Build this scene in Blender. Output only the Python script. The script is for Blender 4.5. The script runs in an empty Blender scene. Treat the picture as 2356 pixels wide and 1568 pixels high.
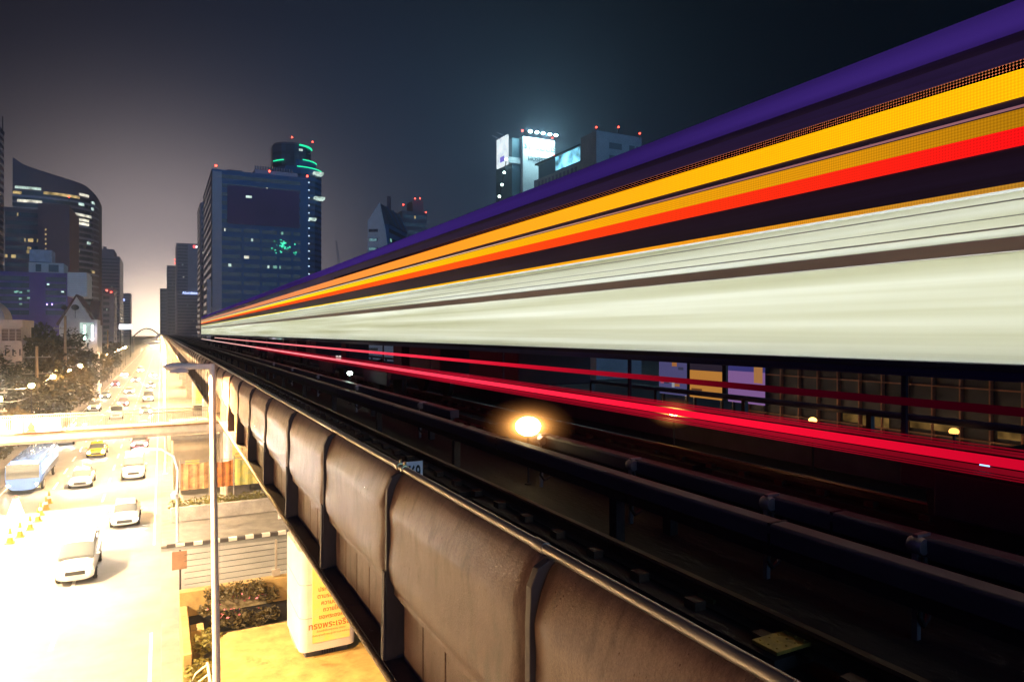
import bpy, bmesh, math, random
from mathutils import Vector, Matrix
R = math.radians
sc = bpy.context.scene
COL = sc.collection

# ------------------------------------------------------------------ camera, sky, exposure
H = 13.2                                   # eye height above the street
YAW = R(27.2)
cam_d = bpy.data.cameras.new('camera'); cam = bpy.data.objects.new('camera', cam_d); COL.objects.link(cam)
cam.location = (0, 0, H); cam.rotation_euler = (R(90), 0, -YAW)
cam_d.lens = 24.0; cam_d.sensor_width = 36; cam_d.shift_y = -19/2356
cam_d.clip_start = 0.05; cam_d.clip_end = 6000
sc.camera = cam

sc.view_settings.view_transform = 'Standard'; sc.view_settings.look = 'None'
sc.view_settings.exposure = 0; sc.view_settings.gamma = 1
sc.view_settings.use_curve_mapping = False

w = bpy.data.worlds.new('World'); sc.world = w; w.use_nodes = True
nt = w.node_tree; nt.nodes.clear()
def WN(t): return nt.nodes.new(t)
w_out = WN('ShaderNodeOutputWorld'); w_bg = WN('ShaderNodeBackground'); nt.links.new(w_bg.outputs[0], w_out.inputs[0])
w_tc = WN('ShaderNodeTexCoord')
w_sky = WN('ShaderNodeTexSky'); w_sky.sky_type = 'NISHITA'; w_sky.sun_disc = False
w_sky.sun_elevation = R(-8); w_sky.sun_rotation = R(200)
def w_lobe(direction, power, col):
    """glow on the night sky around one direction"""
    d = Vector(direction).normalized()
    dp = WN('ShaderNodeVectorMath'); dp.operation = 'DOT_PRODUCT'; nt.links.new(w_tc.outputs['Generated'], dp.inputs[0]); dp.inputs[1].default_value = d
    mx = WN('ShaderNodeMath'); mx.operation = 'MAXIMUM'; nt.links.new(dp.outputs['Value'], mx.inputs[0]); mx.inputs[1].default_value = 0
    pw = WN('ShaderNodeMath'); pw.operation = 'POWER'; nt.links.new(mx.outputs[0], pw.inputs[0]); pw.inputs[1].default_value = power
    sl = WN('ShaderNodeVectorMath'); sl.operation = 'SCALE'; sl.inputs[0].default_value = col; nt.links.new(pw.outputs[0], sl.inputs['Scale'])
    return sl.outputs[0]
def w_add(a, b):
    n = WN('ShaderNodeVectorMath'); n.operation = 'ADD'; nt.links.new(a, n.inputs[0]); nt.links.new(b, n.inputs[1]); return n.outputs[0]
w_s = WN('ShaderNodeVectorMath'); w_s.operation = 'SCALE'; nt.links.new(w_sky.outputs[0], w_s.inputs[0]); w_s.inputs['Scale'].default_value = 0.05
acc = w_s.outputs[0]
LOBES = [((0, 1, -0.02), 62, (1.28, 1.03, 0.98)),      # lamps of the avenue on the low sky ahead
         ((0, 1, 0.0), 620, (3.4, 2.5, 1.5)),
         ((0.0, 1, 0.10), 12, (0.004, 0.001, 0.010)),
         ((0.30, 1, 0.04), 14, (0.017, 0.035, 0.068)),
         ((0.25, -1, 0.03), 8, (0.48, 1.05, 1.80)),   # unseen blue fill added to light the fronts facing the viewer
         ((-1, -0.35, 0.10), 5, (0.05, 0.028, 0.13)), # unseen violet fill added on the left to light the train side
         ((0, 0, 1), 1.0, (0.0005, 0.0006, 0.0008))]
for L in LOBES: acc = w_add(acc, w_lobe(*L))
nt.links.new(acc, w_bg.inputs[0]); w_bg.inputs[1].default_value = 1.0

cy = sc.cycles
cy.use_denoising = True
cy.max_bounces = 4; cy.diffuse_bounces = 2; cy.glossy_bounces = 2; cy.transmission_bounces = 3; cy.volume_bounces = 0; cy.transparent_max_bounces = 64
cy.sample_clamp_indirect = 8; cy.sample_clamp_direct = 0
cy.caustics_reflective = False; cy.caustics_refractive = False
cy.use_light_tree = True

# ------------------------------------------------------------------ from a picture point to a place (used to survey the site)
F, CX, HY = 1570.7, 1178.0, 765.0
RT = Vector((math.cos(YAW), -math.sin(YAW), 0)); FW = Vector((math.sin(YAW), math.cos(YAW), 0))
def ray(px, py): return RT*((px-CX)/F) + Vector((0, 0, 1))*((HY-py)/F) + FW
def at_y(px, py, Y): d = ray(px, py); return Vector((0, 0, H)) + d*(Y/d.y)
def at_x(px, py, X): d = ray(px, py); return Vector((0, 0, H)) + d*(X/d.x)
def at_z(px, py, Z): d = ray(px, py); return Vector((0, 0, H)) + d*((Z-H)/d.z)

# ------------------------------------------------------------------ materials
MATS = {}
def mat(name, col, rough=0.6, metal=0.0, var=0.0, scale=3.0, bump=0.0, bscale=20.0, stretch=(1, 1, 1), spec=0.5, col2=None, coat=0.0):
    if name in MATS: return MATS[name]
    m = bpy.data.materials.new(name); m.use_nodes = True; MATS[name] = m
    t = m.node_tree; b = t.nodes['Principled BSDF']
    b.inputs['Base Color'].default_value = (*col, 1); b.inputs['Roughness'].default_value = rough; b.inputs['Metallic'].default_value = metal
    b.inputs['Specular IOR Level'].default_value = spec; b.inputs['Coat Weight'].default_value = coat
    tc = t.nodes.new('ShaderNodeTexCoord'); mp = t.nodes.new('ShaderNodeMapping'); mp.inputs['Scale'].default_value = stretch
    t.links.new(tc.outputs['Object'], mp.inputs[0])
    if var > 0:
        n = t.nodes.new('ShaderNodeTexNoise'); n.inputs['Scale'].default_value = scale; n.inputs['Detail'].default_value = 7; n.inputs['Roughness'].default_value = 0.65
        t.links.new(mp.outputs[0], n.inputs['Vector'])
        r = t.nodes.new('ShaderNodeValToRGB'); r.color_ramp.elements[0].position = 0.32; r.color_ramp.elements[1].position = 0.70
        c2 = col2 or tuple(c*(1-var) for c in col)
        r.color_ramp.elements[0].color = (*c2, 1); r.color_ramp.elements[1].color = (*[min(1, c*(1+var*0.5)) for c in col], 1)
        t.links.new(n.outputs['Fac'], r.inputs[0]); t.links.new(r.outputs[0], b.inputs['Base Color'])
        mr = t.nodes.new('ShaderNodeMapRange'); mr.inputs[3].default_value = max(0, rough-0.15); mr.inputs[4].default_value = min(1, rough+0.12)
        t.links.new(n.outputs['Fac'], mr.inputs[0]); t.links.new(mr.outputs[0], b.inputs['Roughness'])
    if bump > 0:
        n2 = t.nodes.new('ShaderNodeTexNoise'); n2.inputs['Scale'].default_value = bscale; n2.inputs['Detail'].default_value = 5
        t.links.new(mp.outputs[0], n2.inputs['Vector'])
        bp = t.nodes.new('ShaderNodeBump'); bp.inputs['Strength'].default_value = bump; bp.inputs['Distance'].default_value = 0.02
        t.links.new(n2.outputs['Fac'], bp.inputs['Height']); t.links.new(bp.outputs[0], b.inputs['Normal'])
    return m
def emit(name, col, strength):
    if name in MATS: return MATS[name]
    m = bpy.data.materials.new(name); m.use_nodes = True; MATS[name] = m
    t = m.node_tree; t.nodes.clear(); o = t.nodes.new('ShaderNodeOutputMaterial'); e = t.nodes.new('ShaderNodeEmission')
    e.inputs[0].default_value = (*col, 1); e.inputs[1].default_value = strength; t.links.new(e.outputs[0], o.inputs[0])
    return m
def emit_mottled(name, col, strength, scale, lo=0.4, stretch=(1, 1, 1)):
    """a glow whose brightness wanders along it: train light trails, curtained rooms"""
    if name in MATS: return MATS[name]
    m = emit(name, col, strength); t = m.node_tree; e = [n for n in t.nodes if n.type == 'EMISSION'][0]
    tc = t.nodes.new('ShaderNodeTexCoord'); mp = t.nodes.new('ShaderNodeMapping'); mp.inputs['Scale'].default_value = stretch
    t.links.new(tc.outputs['Object'], mp.inputs[0])
    n = t.nodes.new('ShaderNodeTexNoise'); n.inputs['Scale'].default_value = scale; t.links.new(mp.outputs[0], n.inputs['Vector'])
    mr = t.nodes.new('ShaderNodeMapRange'); mr.inputs[1].default_value = 0.3; mr.inputs[2].default_value = 0.7; mr.inputs[3].default_value = strength*lo; mr.inputs[4].default_value = strength
    t.links.new(n.outputs['Fac'], mr.inputs[0]); t.links.new(mr.outputs[0], e.inputs[1])
    return m
def facade_glass(name, col, pane=1.5, rough=0.15, line=(0.05, 0.05, 0.06)):
    if name in MATS: return MATS[name]
    m = mat(name, col, rough, spec=0.6); t = m.node_tree; b = t.nodes['Principled BSDF']
    tc = t.nodes.new('ShaderNodeTexCoord'); sp = t.nodes.new('ShaderNodeSeparateXYZ'); t.links.new(tc.outputs['Object'], sp.inputs[0])
    ad = t.nodes.new('ShaderNodeMath'); ad.operation = 'ADD'; t.links.new(sp.outputs[0], ad.inputs[0]); t.links.new(sp.outputs[1], ad.inputs[1])
    dv = t.nodes.new('ShaderNodeMath'); dv.operation = 'DIVIDE'; t.links.new(ad.outputs[0], dv.inputs[0]); dv.inputs[1].default_value = pane
    fr = t.nodes.new('ShaderNodeMath'); fr.operation = 'FRACT'; t.links.new(dv.outputs[0], fr.inputs[0])
    lt = t.nodes.new('ShaderNodeMath'); lt.operation = 'LESS_THAN'; t.links.new(fr.outputs[0], lt.inputs[0]); lt.inputs[1].default_value = 0.10
    fl = t.nodes.new('ShaderNodeMath'); fl.operation = 'FLOOR'; t.links.new(dv.outputs[0], fl.inputs[0])
    zf = t.nodes.new('ShaderNodeMath'); zf.operation = 'SNAP'; t.links.new(sp.outputs[2], zf.inputs[0]); zf.inputs[1].default_value = 1.8
    cb = t.nodes.new('ShaderNodeCombineXYZ'); t.links.new(fl.outputs[0], cb.inputs[0]); t.links.new(zf.outputs[0], cb.inputs[1])
    wn = t.nodes.new('ShaderNodeTexWhiteNoise'); t.links.new(cb.outputs[0], wn.inputs['Vector'])
    mx0 = t.nodes.new('ShaderNodeMix'); mx0.data_type = 'RGBA'; t.links.new(wn.outputs['Value'], mx0.inputs['Factor'])
    mx0.inputs['A'].default_value = (*[c*0.55 for c in col], 1); mx0.inputs['B'].default_value = (*[min(1, c*1.8) for c in col], 1)
    mx = t.nodes.new('ShaderNodeMix'); mx.data_type = 'RGBA'; t.links.new(lt.outputs[0], mx.inputs['Factor'])
    t.links.new(mx0.outputs['Result'], mx.inputs['A']); mx.inputs['B'].default_value = (*line, 1)
    t.links.new(mx.outputs['Result'], b.inputs['Base Color'])
    return m

# ------------------------------------------------------------------ mesh building
class MB:
    def __init__(s): s.v = []; s.f = []
    def add(s, vs, fs):
        n = len(s.v); s.v += [tuple(p) for p in vs]; s.f += [tuple(i+n for i in q) for q in fs]; return s
    def box(s, x0, x1, y0, y1, z0, z1):
        return s.add([(x0,y0,z0),(x1,y0,z0),(x1,y1,z0),(x0,y1,z0),(x0,y0,z1),(x1,y0,z1),(x1,y1,z1),(x0,y1,z1)],
                     [(0,3,2,1),(4,5,6,7),(0,1,5,4),(1,2,6,5),(2,3,7,6),(3,0,4,7)])
    def prism(s, poly, axis, a, b):
        """extrude a 2D outline: axis 'y' -> poly is (x,z); 'x' -> (y,z); 'z' -> (x,y)"""
        n = len(poly)
        def P(p, t): return (p[0], t, p[1]) if axis == 'y' else ((t, p[0], p[1]) if axis == 'x' else (p[0], p[1], t))
        vs = [P(p, a) for p in poly] + [P(p, b) for p in poly]
        fs = [tuple(range(n)), tuple(range(2*n-1, n-1, -1))] + [(i, i+n, (i+1) % n+n, (i+1) % n) for i in range(n)]
        return s.add(vs, fs)
    def tube(s, pts, r, n=8, cap=True):
        pts = [Vector(p) for p in pts]; rs = r if isinstance(r, (list, tuple)) else [r]*len(pts)
        vs, fs = [], []
        up0 = None
        for i, p in enumerate(pts):
            d = (pts[min(i+1, len(pts)-1)]-pts[max(i-1, 0)]).normalized()
            ref = Vector((0, 0, 1)) if abs(d.z) < 0.9 else Vector((1, 0, 0))
            a = d.cross(ref).normalized(); b = d.cross(a)
            if up0 is not None and a.dot(up0) < 0 and abs(d.z) < 0.9: a, b = a, b
            up0 = a
            for k in range(n):
                t = 2*math.pi*k/n; vs.append(p+a*math.cos(t)*rs[i]+b*math.sin(t)*rs[i])
        for i in range(len(pts)-1):
            for k in range(n):
                fs.append((i*n+k, i*n+(k+1) % n, (i+1)*n+(k+1) % n, (i+1)*n+k))
        if cap: fs.append(tuple(range(n-1, -1, -1))); fs.append(tuple((len(pts)-1)*n+k for k in range(n)))
        return s.add(vs, fs)
    def lathe(s, prof, c=(0, 0, 0), n=16, axis='z'):
        vs, fs = [], []
        for r, t in prof:
            for k in range(n):
                a = 2*math.pi*k/n; u, v = r*math.cos(a), r*math.sin(a)
                vs.append({'z': (c[0]+u, c[1]+v, c[2]+t), 'x': (c[0]+t, c[1]+u, c[2]+v), 'y': (c[0]+u, c[1]+t, c[2]+v)}[axis])
        m = len(prof)
        for i in range(m-1):
            for k in range(n): fs.append((i*n+k, i*n+(k+1) % n, (i+1)*n+(k+1) % n, (i+1)*n+k))
        fs.append(tuple(range(n-1, -1, -1))); fs.append(tuple((m-1)*n+k for k in range(n)))
        return s.add(vs, fs)
    def ball(s, c, r, n=12, m=8, sq=(1, 1, 1)):
        vs, fs = [], []
        for i in range(m+1):
            th = math.pi*i/m
            for k in range(n):
                a = 2*math.pi*k/n
                vs.append((c[0]+r*sq[0]*math.sin(th)*math.cos(a), c[1]+r*sq[1]*math.sin(th)*math.sin(a), c[2]+r*sq[2]*math.cos(th)))
        for i in range(m):
            for k in range(n): fs.append((i*n+k, (i+1)*n+k, (i+1)*n+(k+1) % n, i*n+(k+1) % n))
        return s.add(vs, fs)
    def grid(s, rows):
        m = len(rows[0]); vs = [p for r in rows for p in r]
        fs = [(i*m+k, i*m+k+1, (i+1)*m+k+1, (i+1)*m+k) for i in range(len(rows)-1) for k in range(m-1)]
        return s.add(vs, fs)
    def loft(s, rings):
        m = len(rings[0]); vs = [p for r in rings for p in r]
        fs = [(i*m+k, i*m+(k+1) % m, (i+1)*m+(k+1) % m, (i+1)*m+k) for i in range(len(rings)-1) for k in range(m)]
        fs.append(tuple(range(m-1, -1, -1))); fs.append(tuple((len(rings)-1)*m+k for k in range(m)))
        return s.add(vs, fs)
    def xf(s, M):
        s.v = [tuple(M @ Vector(p)) for p in s.v]; return s
    def build(s, name, m, parent=None, smooth=False, bevel=0.0, seg=2, local=False):
        me = bpy.data.meshes.new(name); o = bpy.data.objects.new(name, me); COL.objects.link(o)
        off = Vector((0, 0, 0))
        if parent is not None:
            o.parent = parent
            if not local:
                q = parent
                while q: off += q.location; q = q.parent
        elif not local and s.v:
            xs = [p[0] for p in s.v]; ys = [p[1] for p in s.v]; zs = [p[2] for p in s.v]
            off = Vector(((min(xs)+max(xs))/2, (min(ys)+max(ys))/2, min(zs))); o.location = off
        me.from_pydata([tuple(Vector(p)-off) for p in s.v], [], s.f); me.validate()
        if m: me.materials.append(m)
        bm = bmesh.new(); bm.from_mesh(me); bmesh.ops.recalc_face_normals(bm, faces=bm.faces); bm.to_mesh(me); bm.free()
        if smooth:
            me.polygons.foreach_set('use_smooth', [True]*len(me.polygons))
            try: me.set_sharp_from_angle(angle=R(40))
            except Exception: pass
        if bevel > 0:
            b = o.modifiers.new('bevel', 'BEVEL'); b.width = bevel; b.segments = seg; b.limit_method = 'ANGLE'
        me.update(); return o
def tag(o, label, cat, group=None, kind=None):
    o['label'] = label; o['category'] = cat
    if group: o['group'] = group
    if kind: o['kind'] = kind
    return o
def thing(name, loc, label, cat, group=None):
    o = bpy.data.objects.new(name, None); COL.objects.link(o); o.location = loc; o.empty_display_size = 0.3
    return tag(o, label, cat, group)
def struct(o): o['kind'] = 'structure'; return o
def stuff(o): o['kind'] = 'stuff'; return o
def copy_tree(o, parent=None):
    c = o.copy(); COL.objects.link(c)
    if parent is not None: c.parent = parent
    for ch in list(o.children): copy_tree(ch, c)
    return c
def text_mb(s, size, align='CENTER', thick=0.0, bold=0.0):
    cu = bpy.data.curves.new('lettering', 'FONT'); cu.body = s; cu.size = size; cu.align_x = align; cu.align_y = 'CENTER'; cu.extrude = thick; cu.offset = bold
    cu.resolution_u = 3
    ob = bpy.data.objects.new('lettering', cu); COL.objects.link(ob)
    dg = bpy.context.evaluated_depsgraph_get(); me = bpy.data.meshes.new_from_object(ob.evaluated_get(dg))
    mb = MB(); mb.add([v.co[:] for v in me.vertices], [tuple(p.vertices) for p in me.polygons])
    bpy.data.objects.remove(ob); bpy.data.curves.remove(cu); bpy.data.meshes.remove(me)
    return mb
FACE_Y = Matrix(((1,0,0,0),(0,0,-1,0),(0,1,0,0),(0,0,0,1)))     # lettering that faces -Y (towards the viewer)
FACE_X = Matrix(((0,0,-1,0),(-1,0,0,0),(0,1,0,0),(0,0,0,1)))    # lettering that faces -X

# ------------------------------------------------------------------ palette
m_road = mat('asphalt', (0.17, 0.165, 0.16), 0.75, var=0.35, scale=0.35, bump=0.25, bscale=60)
m_pave = mat('pavement', (0.20, 0.18, 0.16), 0.8, var=0.35, scale=1.2, bump=0.2, bscale=30)
m_white_line = mat('road_paint', (0.75, 0.74, 0.70), 0.6, var=0.35, scale=4)
m_conc_lt = mat('pale_concrete', (0.38, 0.34, 0.30), 0.8, var=0.35, scale=1.5, bump=0.2, bscale=25)
m_conc_dk = mat('dark_concrete', (0.07, 0.065, 0.07), 0.85, var=0.5, scale=2.0, bump=0.3, bscale=20)
m_fin = mat('fin_steel', (0.09, 0.07, 0.075), 0.6, var=0.4, scale=5, stretch=(1, 1, 0.3))
m_ledge = mat('ledge_steel', (0.075, 0.062, 0.075), 0.65, var=0.4, scale=3)
m_pipe = mat('galvanised_pipe', (0.42, 0.39, 0.38), 0.38, metal=0.75, var=0.35, scale=9, stretch=(1, 0.25, 1))
m_dark = mat('near_black', (0.012, 0.011, 0.014), 0.7)
m_steel_dk = mat('dark_steel', (0.05, 0.045, 0.05), 0.5, metal=0.5, var=0.4, scale=6)
m_rail = mat('rail_steel', (0.20, 0.15, 0.12), 0.4, metal=0.8, var=0.4, scale=6, stretch=(1, 0.1, 1))
m_cover = mat('grey_cover', (0.07, 0.06, 0.09), 0.55, var=0.35, scale=3, stretch=(1, 0.3, 1))
m_lampwhite = mat('lamp_post_paint', (0.86, 0.84, 0.90), 0.45, var=0.15, scale=5)
SOD = (1.0, 0.56, 0.20)
m_globe = emit('sodium_globe', (1.0, 0.60, 0.25), 1000)
m_lens = emit('sodium_lens', (1, .62, .27), 95000)
m_lens_side = emit('sodium_lens_far_side', SOD, 250)
m_lens_fill = emit('fill_lamp_lens', (1, .70, .38), 115000)  # for the unseen lamps added to brighten the near road
m_lens_dim = emit('sodium_lens_dim', SOD, 20000)
m_redled = emit('warning_red', (1.0, 0.05, 0.03), 14)

def parapet_material():
    m = bpy.data.materials.new('weathered_parapet'); m.use_nodes = True
    t = m.node_tree; b = t.nodes['Principled BSDF']; L = t.links.new; N = t.nodes.new
    tc = N('ShaderNodeTexCoord')
    def noise(scale, detail, st):
        mp = N('ShaderNodeMapping'); mp.inputs['Scale'].default_value = st; L(tc.outputs['Object'], mp.inputs[0])
        n = N('ShaderNodeTexNoise'); n.inputs['Scale'].default_value = scale; n.inputs['Detail'].default_value = detail; n.inputs['Roughness'].default_value = 0.68
        L(mp.outputs[0], n.inputs['Vector']); return n.outputs['Fac']
    blot = noise(3.6, 9, (1, 1, 0.8)); streak = noise(40, 6, (.2, 1, 0.30)); fine = noise(170, 3, (.3, 1, 0.5))
    r = N('ShaderNodeValToRGB'); r.color_ramp.elements[0].position = 0.30; r.color_ramp.elements[1].position = 0.68
    r.color_ramp.elements[0].color = (0.085, 0.034, 0.032, 1); r.color_ramp.elements[1].color = (0.37, 0.238, 0.185, 1)
    mx = N('ShaderNodeMix'); mx.data_type = 'FLOAT'; mx.inputs['Factor'].default_value = 0.32; L(blot, mx.inputs[2]); L(streak, mx.inputs[3])
    mx2 = N('ShaderNodeMix'); mx2.data_type = 'FLOAT'; mx2.inputs['Factor'].default_value = 0.36; L(mx.outputs[0], mx2.inputs[2]); L(fine, mx2.inputs[3])
    L(mx2.outputs[0], r.inputs[0])
    # dirt that has run down from the lip and the drip edge
    run = N('ShaderNodeValToRGB'); run.color_ramp.elements[0].position = 0.50; run.color_ramp.elements[1].position = 0.66
    run.color_ramp.elements[0].color = (1, 1, 1, 1); run.color_ramp.elements[1].color = (0.34, 0.27, 0.22, 1); L(noise(7, 6, (.3, 1, 0.35)), run.inputs[0])
    mu = N('ShaderNodeMix'); mu.data_type = 'RGBA'; mu.blend_type = 'MULTIPLY'; mu.inputs['Factor'].default_value = 0.62
    L(r.outputs[0], mu.inputs['A']); L(run.outputs[0], mu.inputs['B']); L(mu.outputs['Result'], b.inputs['Base Color'])
    # small drops of water standing on the surface
    vo = N('ShaderNodeTexVoronoi'); vo.inputs['Scale'].default_value = 38; mp = N('ShaderNodeMapping'); mp.inputs['Scale'].default_value = (1, 1, 0.45); L(tc.outputs['Object'], mp.inputs[0]); L(mp.outputs[0], vo.inputs['Vector'])
    lt = N('ShaderNodeMapRange'); lt.inputs[1].default_value = 0.16; lt.inputs[2].default_value = 0.05; L(vo.outputs['Distance'], lt.inputs[0])
    sel = N('ShaderNodeMapRange'); sel.inputs[1].default_value = 0.52; sel.inputs[2].default_value = 0.6; L(noise(3.5, 3, (1, 1, 1)), sel.inputs[0])
    dr = N('ShaderNodeMath'); dr.operation = 'MULTIPLY'; L(lt.outputs[0], dr.inputs[0]); L(sel.outputs[0], dr.inputs[1])
    ro = N('ShaderNodeMapRange'); ro.inputs[3].default_value = 0.34; ro.inputs[4].default_value = 0.08; L(dr.outputs[0], ro.inputs[0]); L(ro.outputs[0], b.inputs['Roughness'])
    hs = N('ShaderNodeMath'); hs.operation = 'MULTIPLY_ADD'; L(dr.outputs[0], hs.inputs[0]); hs.inputs[1].default_value = 1.6; L(fine, hs.inputs[2])
    bp = N('ShaderNodeBump'); bp.inputs['Strength'].default_value = 0.5; bp.inputs['Distance'].default_value = 0.006; L(hs.outputs[0], bp.inputs['Height']); L(bp.outputs[0], b.inputs['Normal'])
    sp = N('ShaderNodeMapRange'); sp.inputs[3].default_value = 0.30; sp.inputs[4].default_value = 1.0; L(dr.outputs[0], sp.inputs[0]); L(sp.outputs[0], b.inputs['Specular IOR Level'])
    return m
m_par = parapet_material()

# ================================================================== the ground
YEND = 640.0
gr = MB().box(-900, 1400, -60, 3000, -1.2, -0.02).build('ground', mat('city_ground', (0.09, 0.085, 0.08), 0.9, var=0.4, scale=0.05)); struct(gr)
rd = MB(); rd.v = [(-12, -40, 0), (0, -40, 0), (0, 1500, 0), (-12, 1500, 0)]; rd.f = [(0, 1, 2, 3)]
struct(rd.build('road', m_road))
rd = MB(); rd.v = [(10.8, -40, 0), (23, -40, 0), (23, 1500, 0), (10.8, 1500, 0)]; rd.f = [(0, 1, 2, 3)]
struct(rd.build('road', m_road))
# a turning lane that crosses the median under the viaduct
rd = MB(); rd.v = [(0.0, 35.2, 0.004), (10.8, 34.6, 0.004), (10.8, 45.2, 0.004), (0.0, 46.2, 0.004)]; rd.f = [(0, 1, 2, 3)]
struct(rd.build('road', m_road))
for x0, x1, nm in ((-17, -12, 'pavement'), (23, 28, 'pavement')):
    struct(MB().box(x0, x1, -40, 1500, -0.01, 0.14).build(nm, m_pave, bevel=0.02))
for y0, y1 in ((-40, 35.0), (47.0, 1500)):
    struct(MB().box(0.0, 10.8, y0, y1, -0.01, 0.13).build('median', m_pave, bevel=0.02))
mk = MB()
def stripe(x0, x1, y0, y1): mk.add([(x0, y0, .006), (x1, y0, .006), (x1, y1, .006), (x0, y1, .006)], [(0, 1, 2, 3)])
for lx in (-8.1, -4.1):
    y = 20
    while y < 500: stripe(lx-0.08, lx+0.08, y, y+3); y += 7
stripe(-0.45, -0.33, -30, 34); stripe(-0.45, -0.33, 48, 500); stripe(-11.7, -11.58, -30, 500)
stripe(-8.1, -0.5, 27.6, 27.95)
# the painted box with its arrow and diamond near the stop line
c0 = at_z(60, 1500, 0); c1 = at_z(165, 1452, 0)
stripe(-7.4, -4.7, 25.4, 25.55); stripe(-7.4, -4.7, 29.6, 29.75); stripe(-7.4, -7.25, 25.4, 29.75); stripe(-4.85, -4.7, 25.4, 29.75)
mk.add([(-5.6, 26.2, .006), (-5.2, 27.6, .006), (-5.6, 29.0, .006), (-6.0, 27.6, .006)], [(0, 1, 2, 3)])
stripe(-6.75, -6.55, 26.0, 28.0); mk.add([(-7.05, 28.0, .006), (-6.25, 28.0, .006), (-6.65, 29.1, .006)], [(0, 1, 2)])
struct(mk.build('road_markings', m_white_line))

# ================================================================== the viaduct
VX = 5.35
via = thing('viaduct', (VX, 0, 0), 'long elevated railway viaduct on a row of pillars above the median', 'viaduct')
gird = [(1.5, H-2.28), (1.62, H-2.6), (3.4, H-3.2), (3.9, H-4.4), (6.8, H-4.4), (7.3, H-3.2), (9.08, H-2.6), (9.2, H-2.28), (9.2, H-2.1), (1.5, H-2.1)]
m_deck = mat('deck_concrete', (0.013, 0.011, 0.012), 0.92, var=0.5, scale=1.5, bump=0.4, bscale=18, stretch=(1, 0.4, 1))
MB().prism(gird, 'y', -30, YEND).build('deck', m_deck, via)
for i in range(20):
    py = 27+31*i
    pr = [(4.45, 0.1), (4.45, H-6.4), (3.9, H-4.41), (6.8, H-4.41), (6.25, H-6.4), (6.25, 0.1)]
    MB().prism([(p[0], p[1]) for p in pr], 'y', py-0.85, py+0.85).build('pillar', m_conc_lt, via, bevel=0.15)

# parapet towards the avenue
par = thing('parapet', (1.42, 0, H-2.28), 'stained concrete parapet of curved panels with dark fins along the near viaduct edge', 'parapet')
PROF = [(-0.115, -0.985), (-0.112, -0.955), (-0.1, -0.943), (-0.078, -0.948), (-0.056, -0.965), (-0.036, -0.992), (-0.018, -1.03), (-0.002, -1.07), (0.016, -1.115), (0.032, -1.155), (0.042, -1.19), (0.041, -1.23), (0.034, -1.29), (0.031, -1.35), (0.036, -1.42), (0.045, -1.49), (0.05, -1.55), (0.045, -1.61), (0.032, -1.66), (0.002, -1.7), (-0.006, -1.73), (-0.004, -1.755), (-0.03, -1.765)]
PL = 2.0
def panel(y0, L, ny=14, amp=1.0):
    mb = MB(); rows = []
    for j in range(ny+1):
        s = j/ny; e = min(s, 1-s)*L
        k = 1-math.exp(-(e/0.02)**1.5) if L < 5 else 1
        rows.append([(1.385-(u*.85*(0.8+0.2*k) if u > 0 else u) + 0.004*(1-k), y0+s*L, H+v*1.0) for u, v in PROF])
    mb.grid(rows)
    o = mb.build('panel', m_par, par, smooth=True)
    so = o.modifiers.new('thickness', 'SOLIDIFY'); so.thickness = 0.035; so.offset = -1 if True else 1
    return o
def fin_mb(y):
    return MB().prism([(1.345, H-1.70), (1.335, H-2.20), (1.50, H-2.20), (1.50, H-0.972), (1.44, H-0.948), (1.385, H-0.975), (1.352, H-1.05), (1.345, H-1.2)], 'y', y-0.022, y+0.022)
NP = 64
for i in range(NP):
    y0 = 0.48+PL*i-2.0
    panel(y0+0.035, PL-0.07, 14 if i < 20 else 5)
    fb = fin_mb(y0)
    fb.prism([(1.318, H-2.19), (1.327, H-1.60), (1.338, H-1.60), (1.338, H-2.19)], 'y', y0-0.03, y0+0.03)
    fb.build('fin', m_fin, par, bevel=0.004 if i < 14 else 0)
    wb = MB(); n = 5 if i < 16 else 1
    for k in range(n):
        a = y0+0.05+k*(PL-0.1)/n; wb.box(1.455, 1.56, a+0.008, a+(PL-0.1)/n-0.008, H-2.2, H-1.5)
    wb.build('base_panel', m_par, par, bevel=0.004 if i < 10 else 0)
YF = 0.48+PL*NP-2.0
stuff(panel(YF+0.03, YEND-YF-0.1, 2))
fb = MB()
y = YF
while y < YEND: fb.v, fb.f = (lambda q: (fb.v+q.v, fb.f+[tuple(i+len(fb.v) for i in f) for f in q.f]))(fin_mb(y)); y += PL
stuff(fb.build('fin', m_fin, par))
MB().box(1.462, 1.56, YF, YEND, H-2.2, H-1.5).build('base_panel', m_par, par)
lb = MB()
y = -1.5
while y < 160: lb.box(1.325, 1.50, y+0.004, y+PL/2-0.004, H-2.235, H-2.203); y += PL/2
lb.box(1.325, 1.50, 160, YEND, H-2.235, H-2.203)
for i in range(60):
    for q in (0.25, 0.75): lb.box(1.375, 1.395, 0.48+PL*i-2+PL*q-0.015, 0.48+PL*i-2+PL*q+0.015, H-2.203, H-2.197)
lb.build('ledge', m_ledge, par, bevel=0.003)
MB().tube([(1.318, -2, H-2.235), (1.318, YEND, H-2.235)], 0.026, 10).build('edge_pipe', mat('edge_tube', (0.30, 0.22, 0.14), 0.5, metal=0.4, var=0.6, scale=14), par, smooth=True)
# backing and inner kerb of the parapet
MB().box(1.565, 1.66, -2, YEND, H-2.1, H-1.35).build('inner_wall', m_conc_dk, par)

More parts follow.
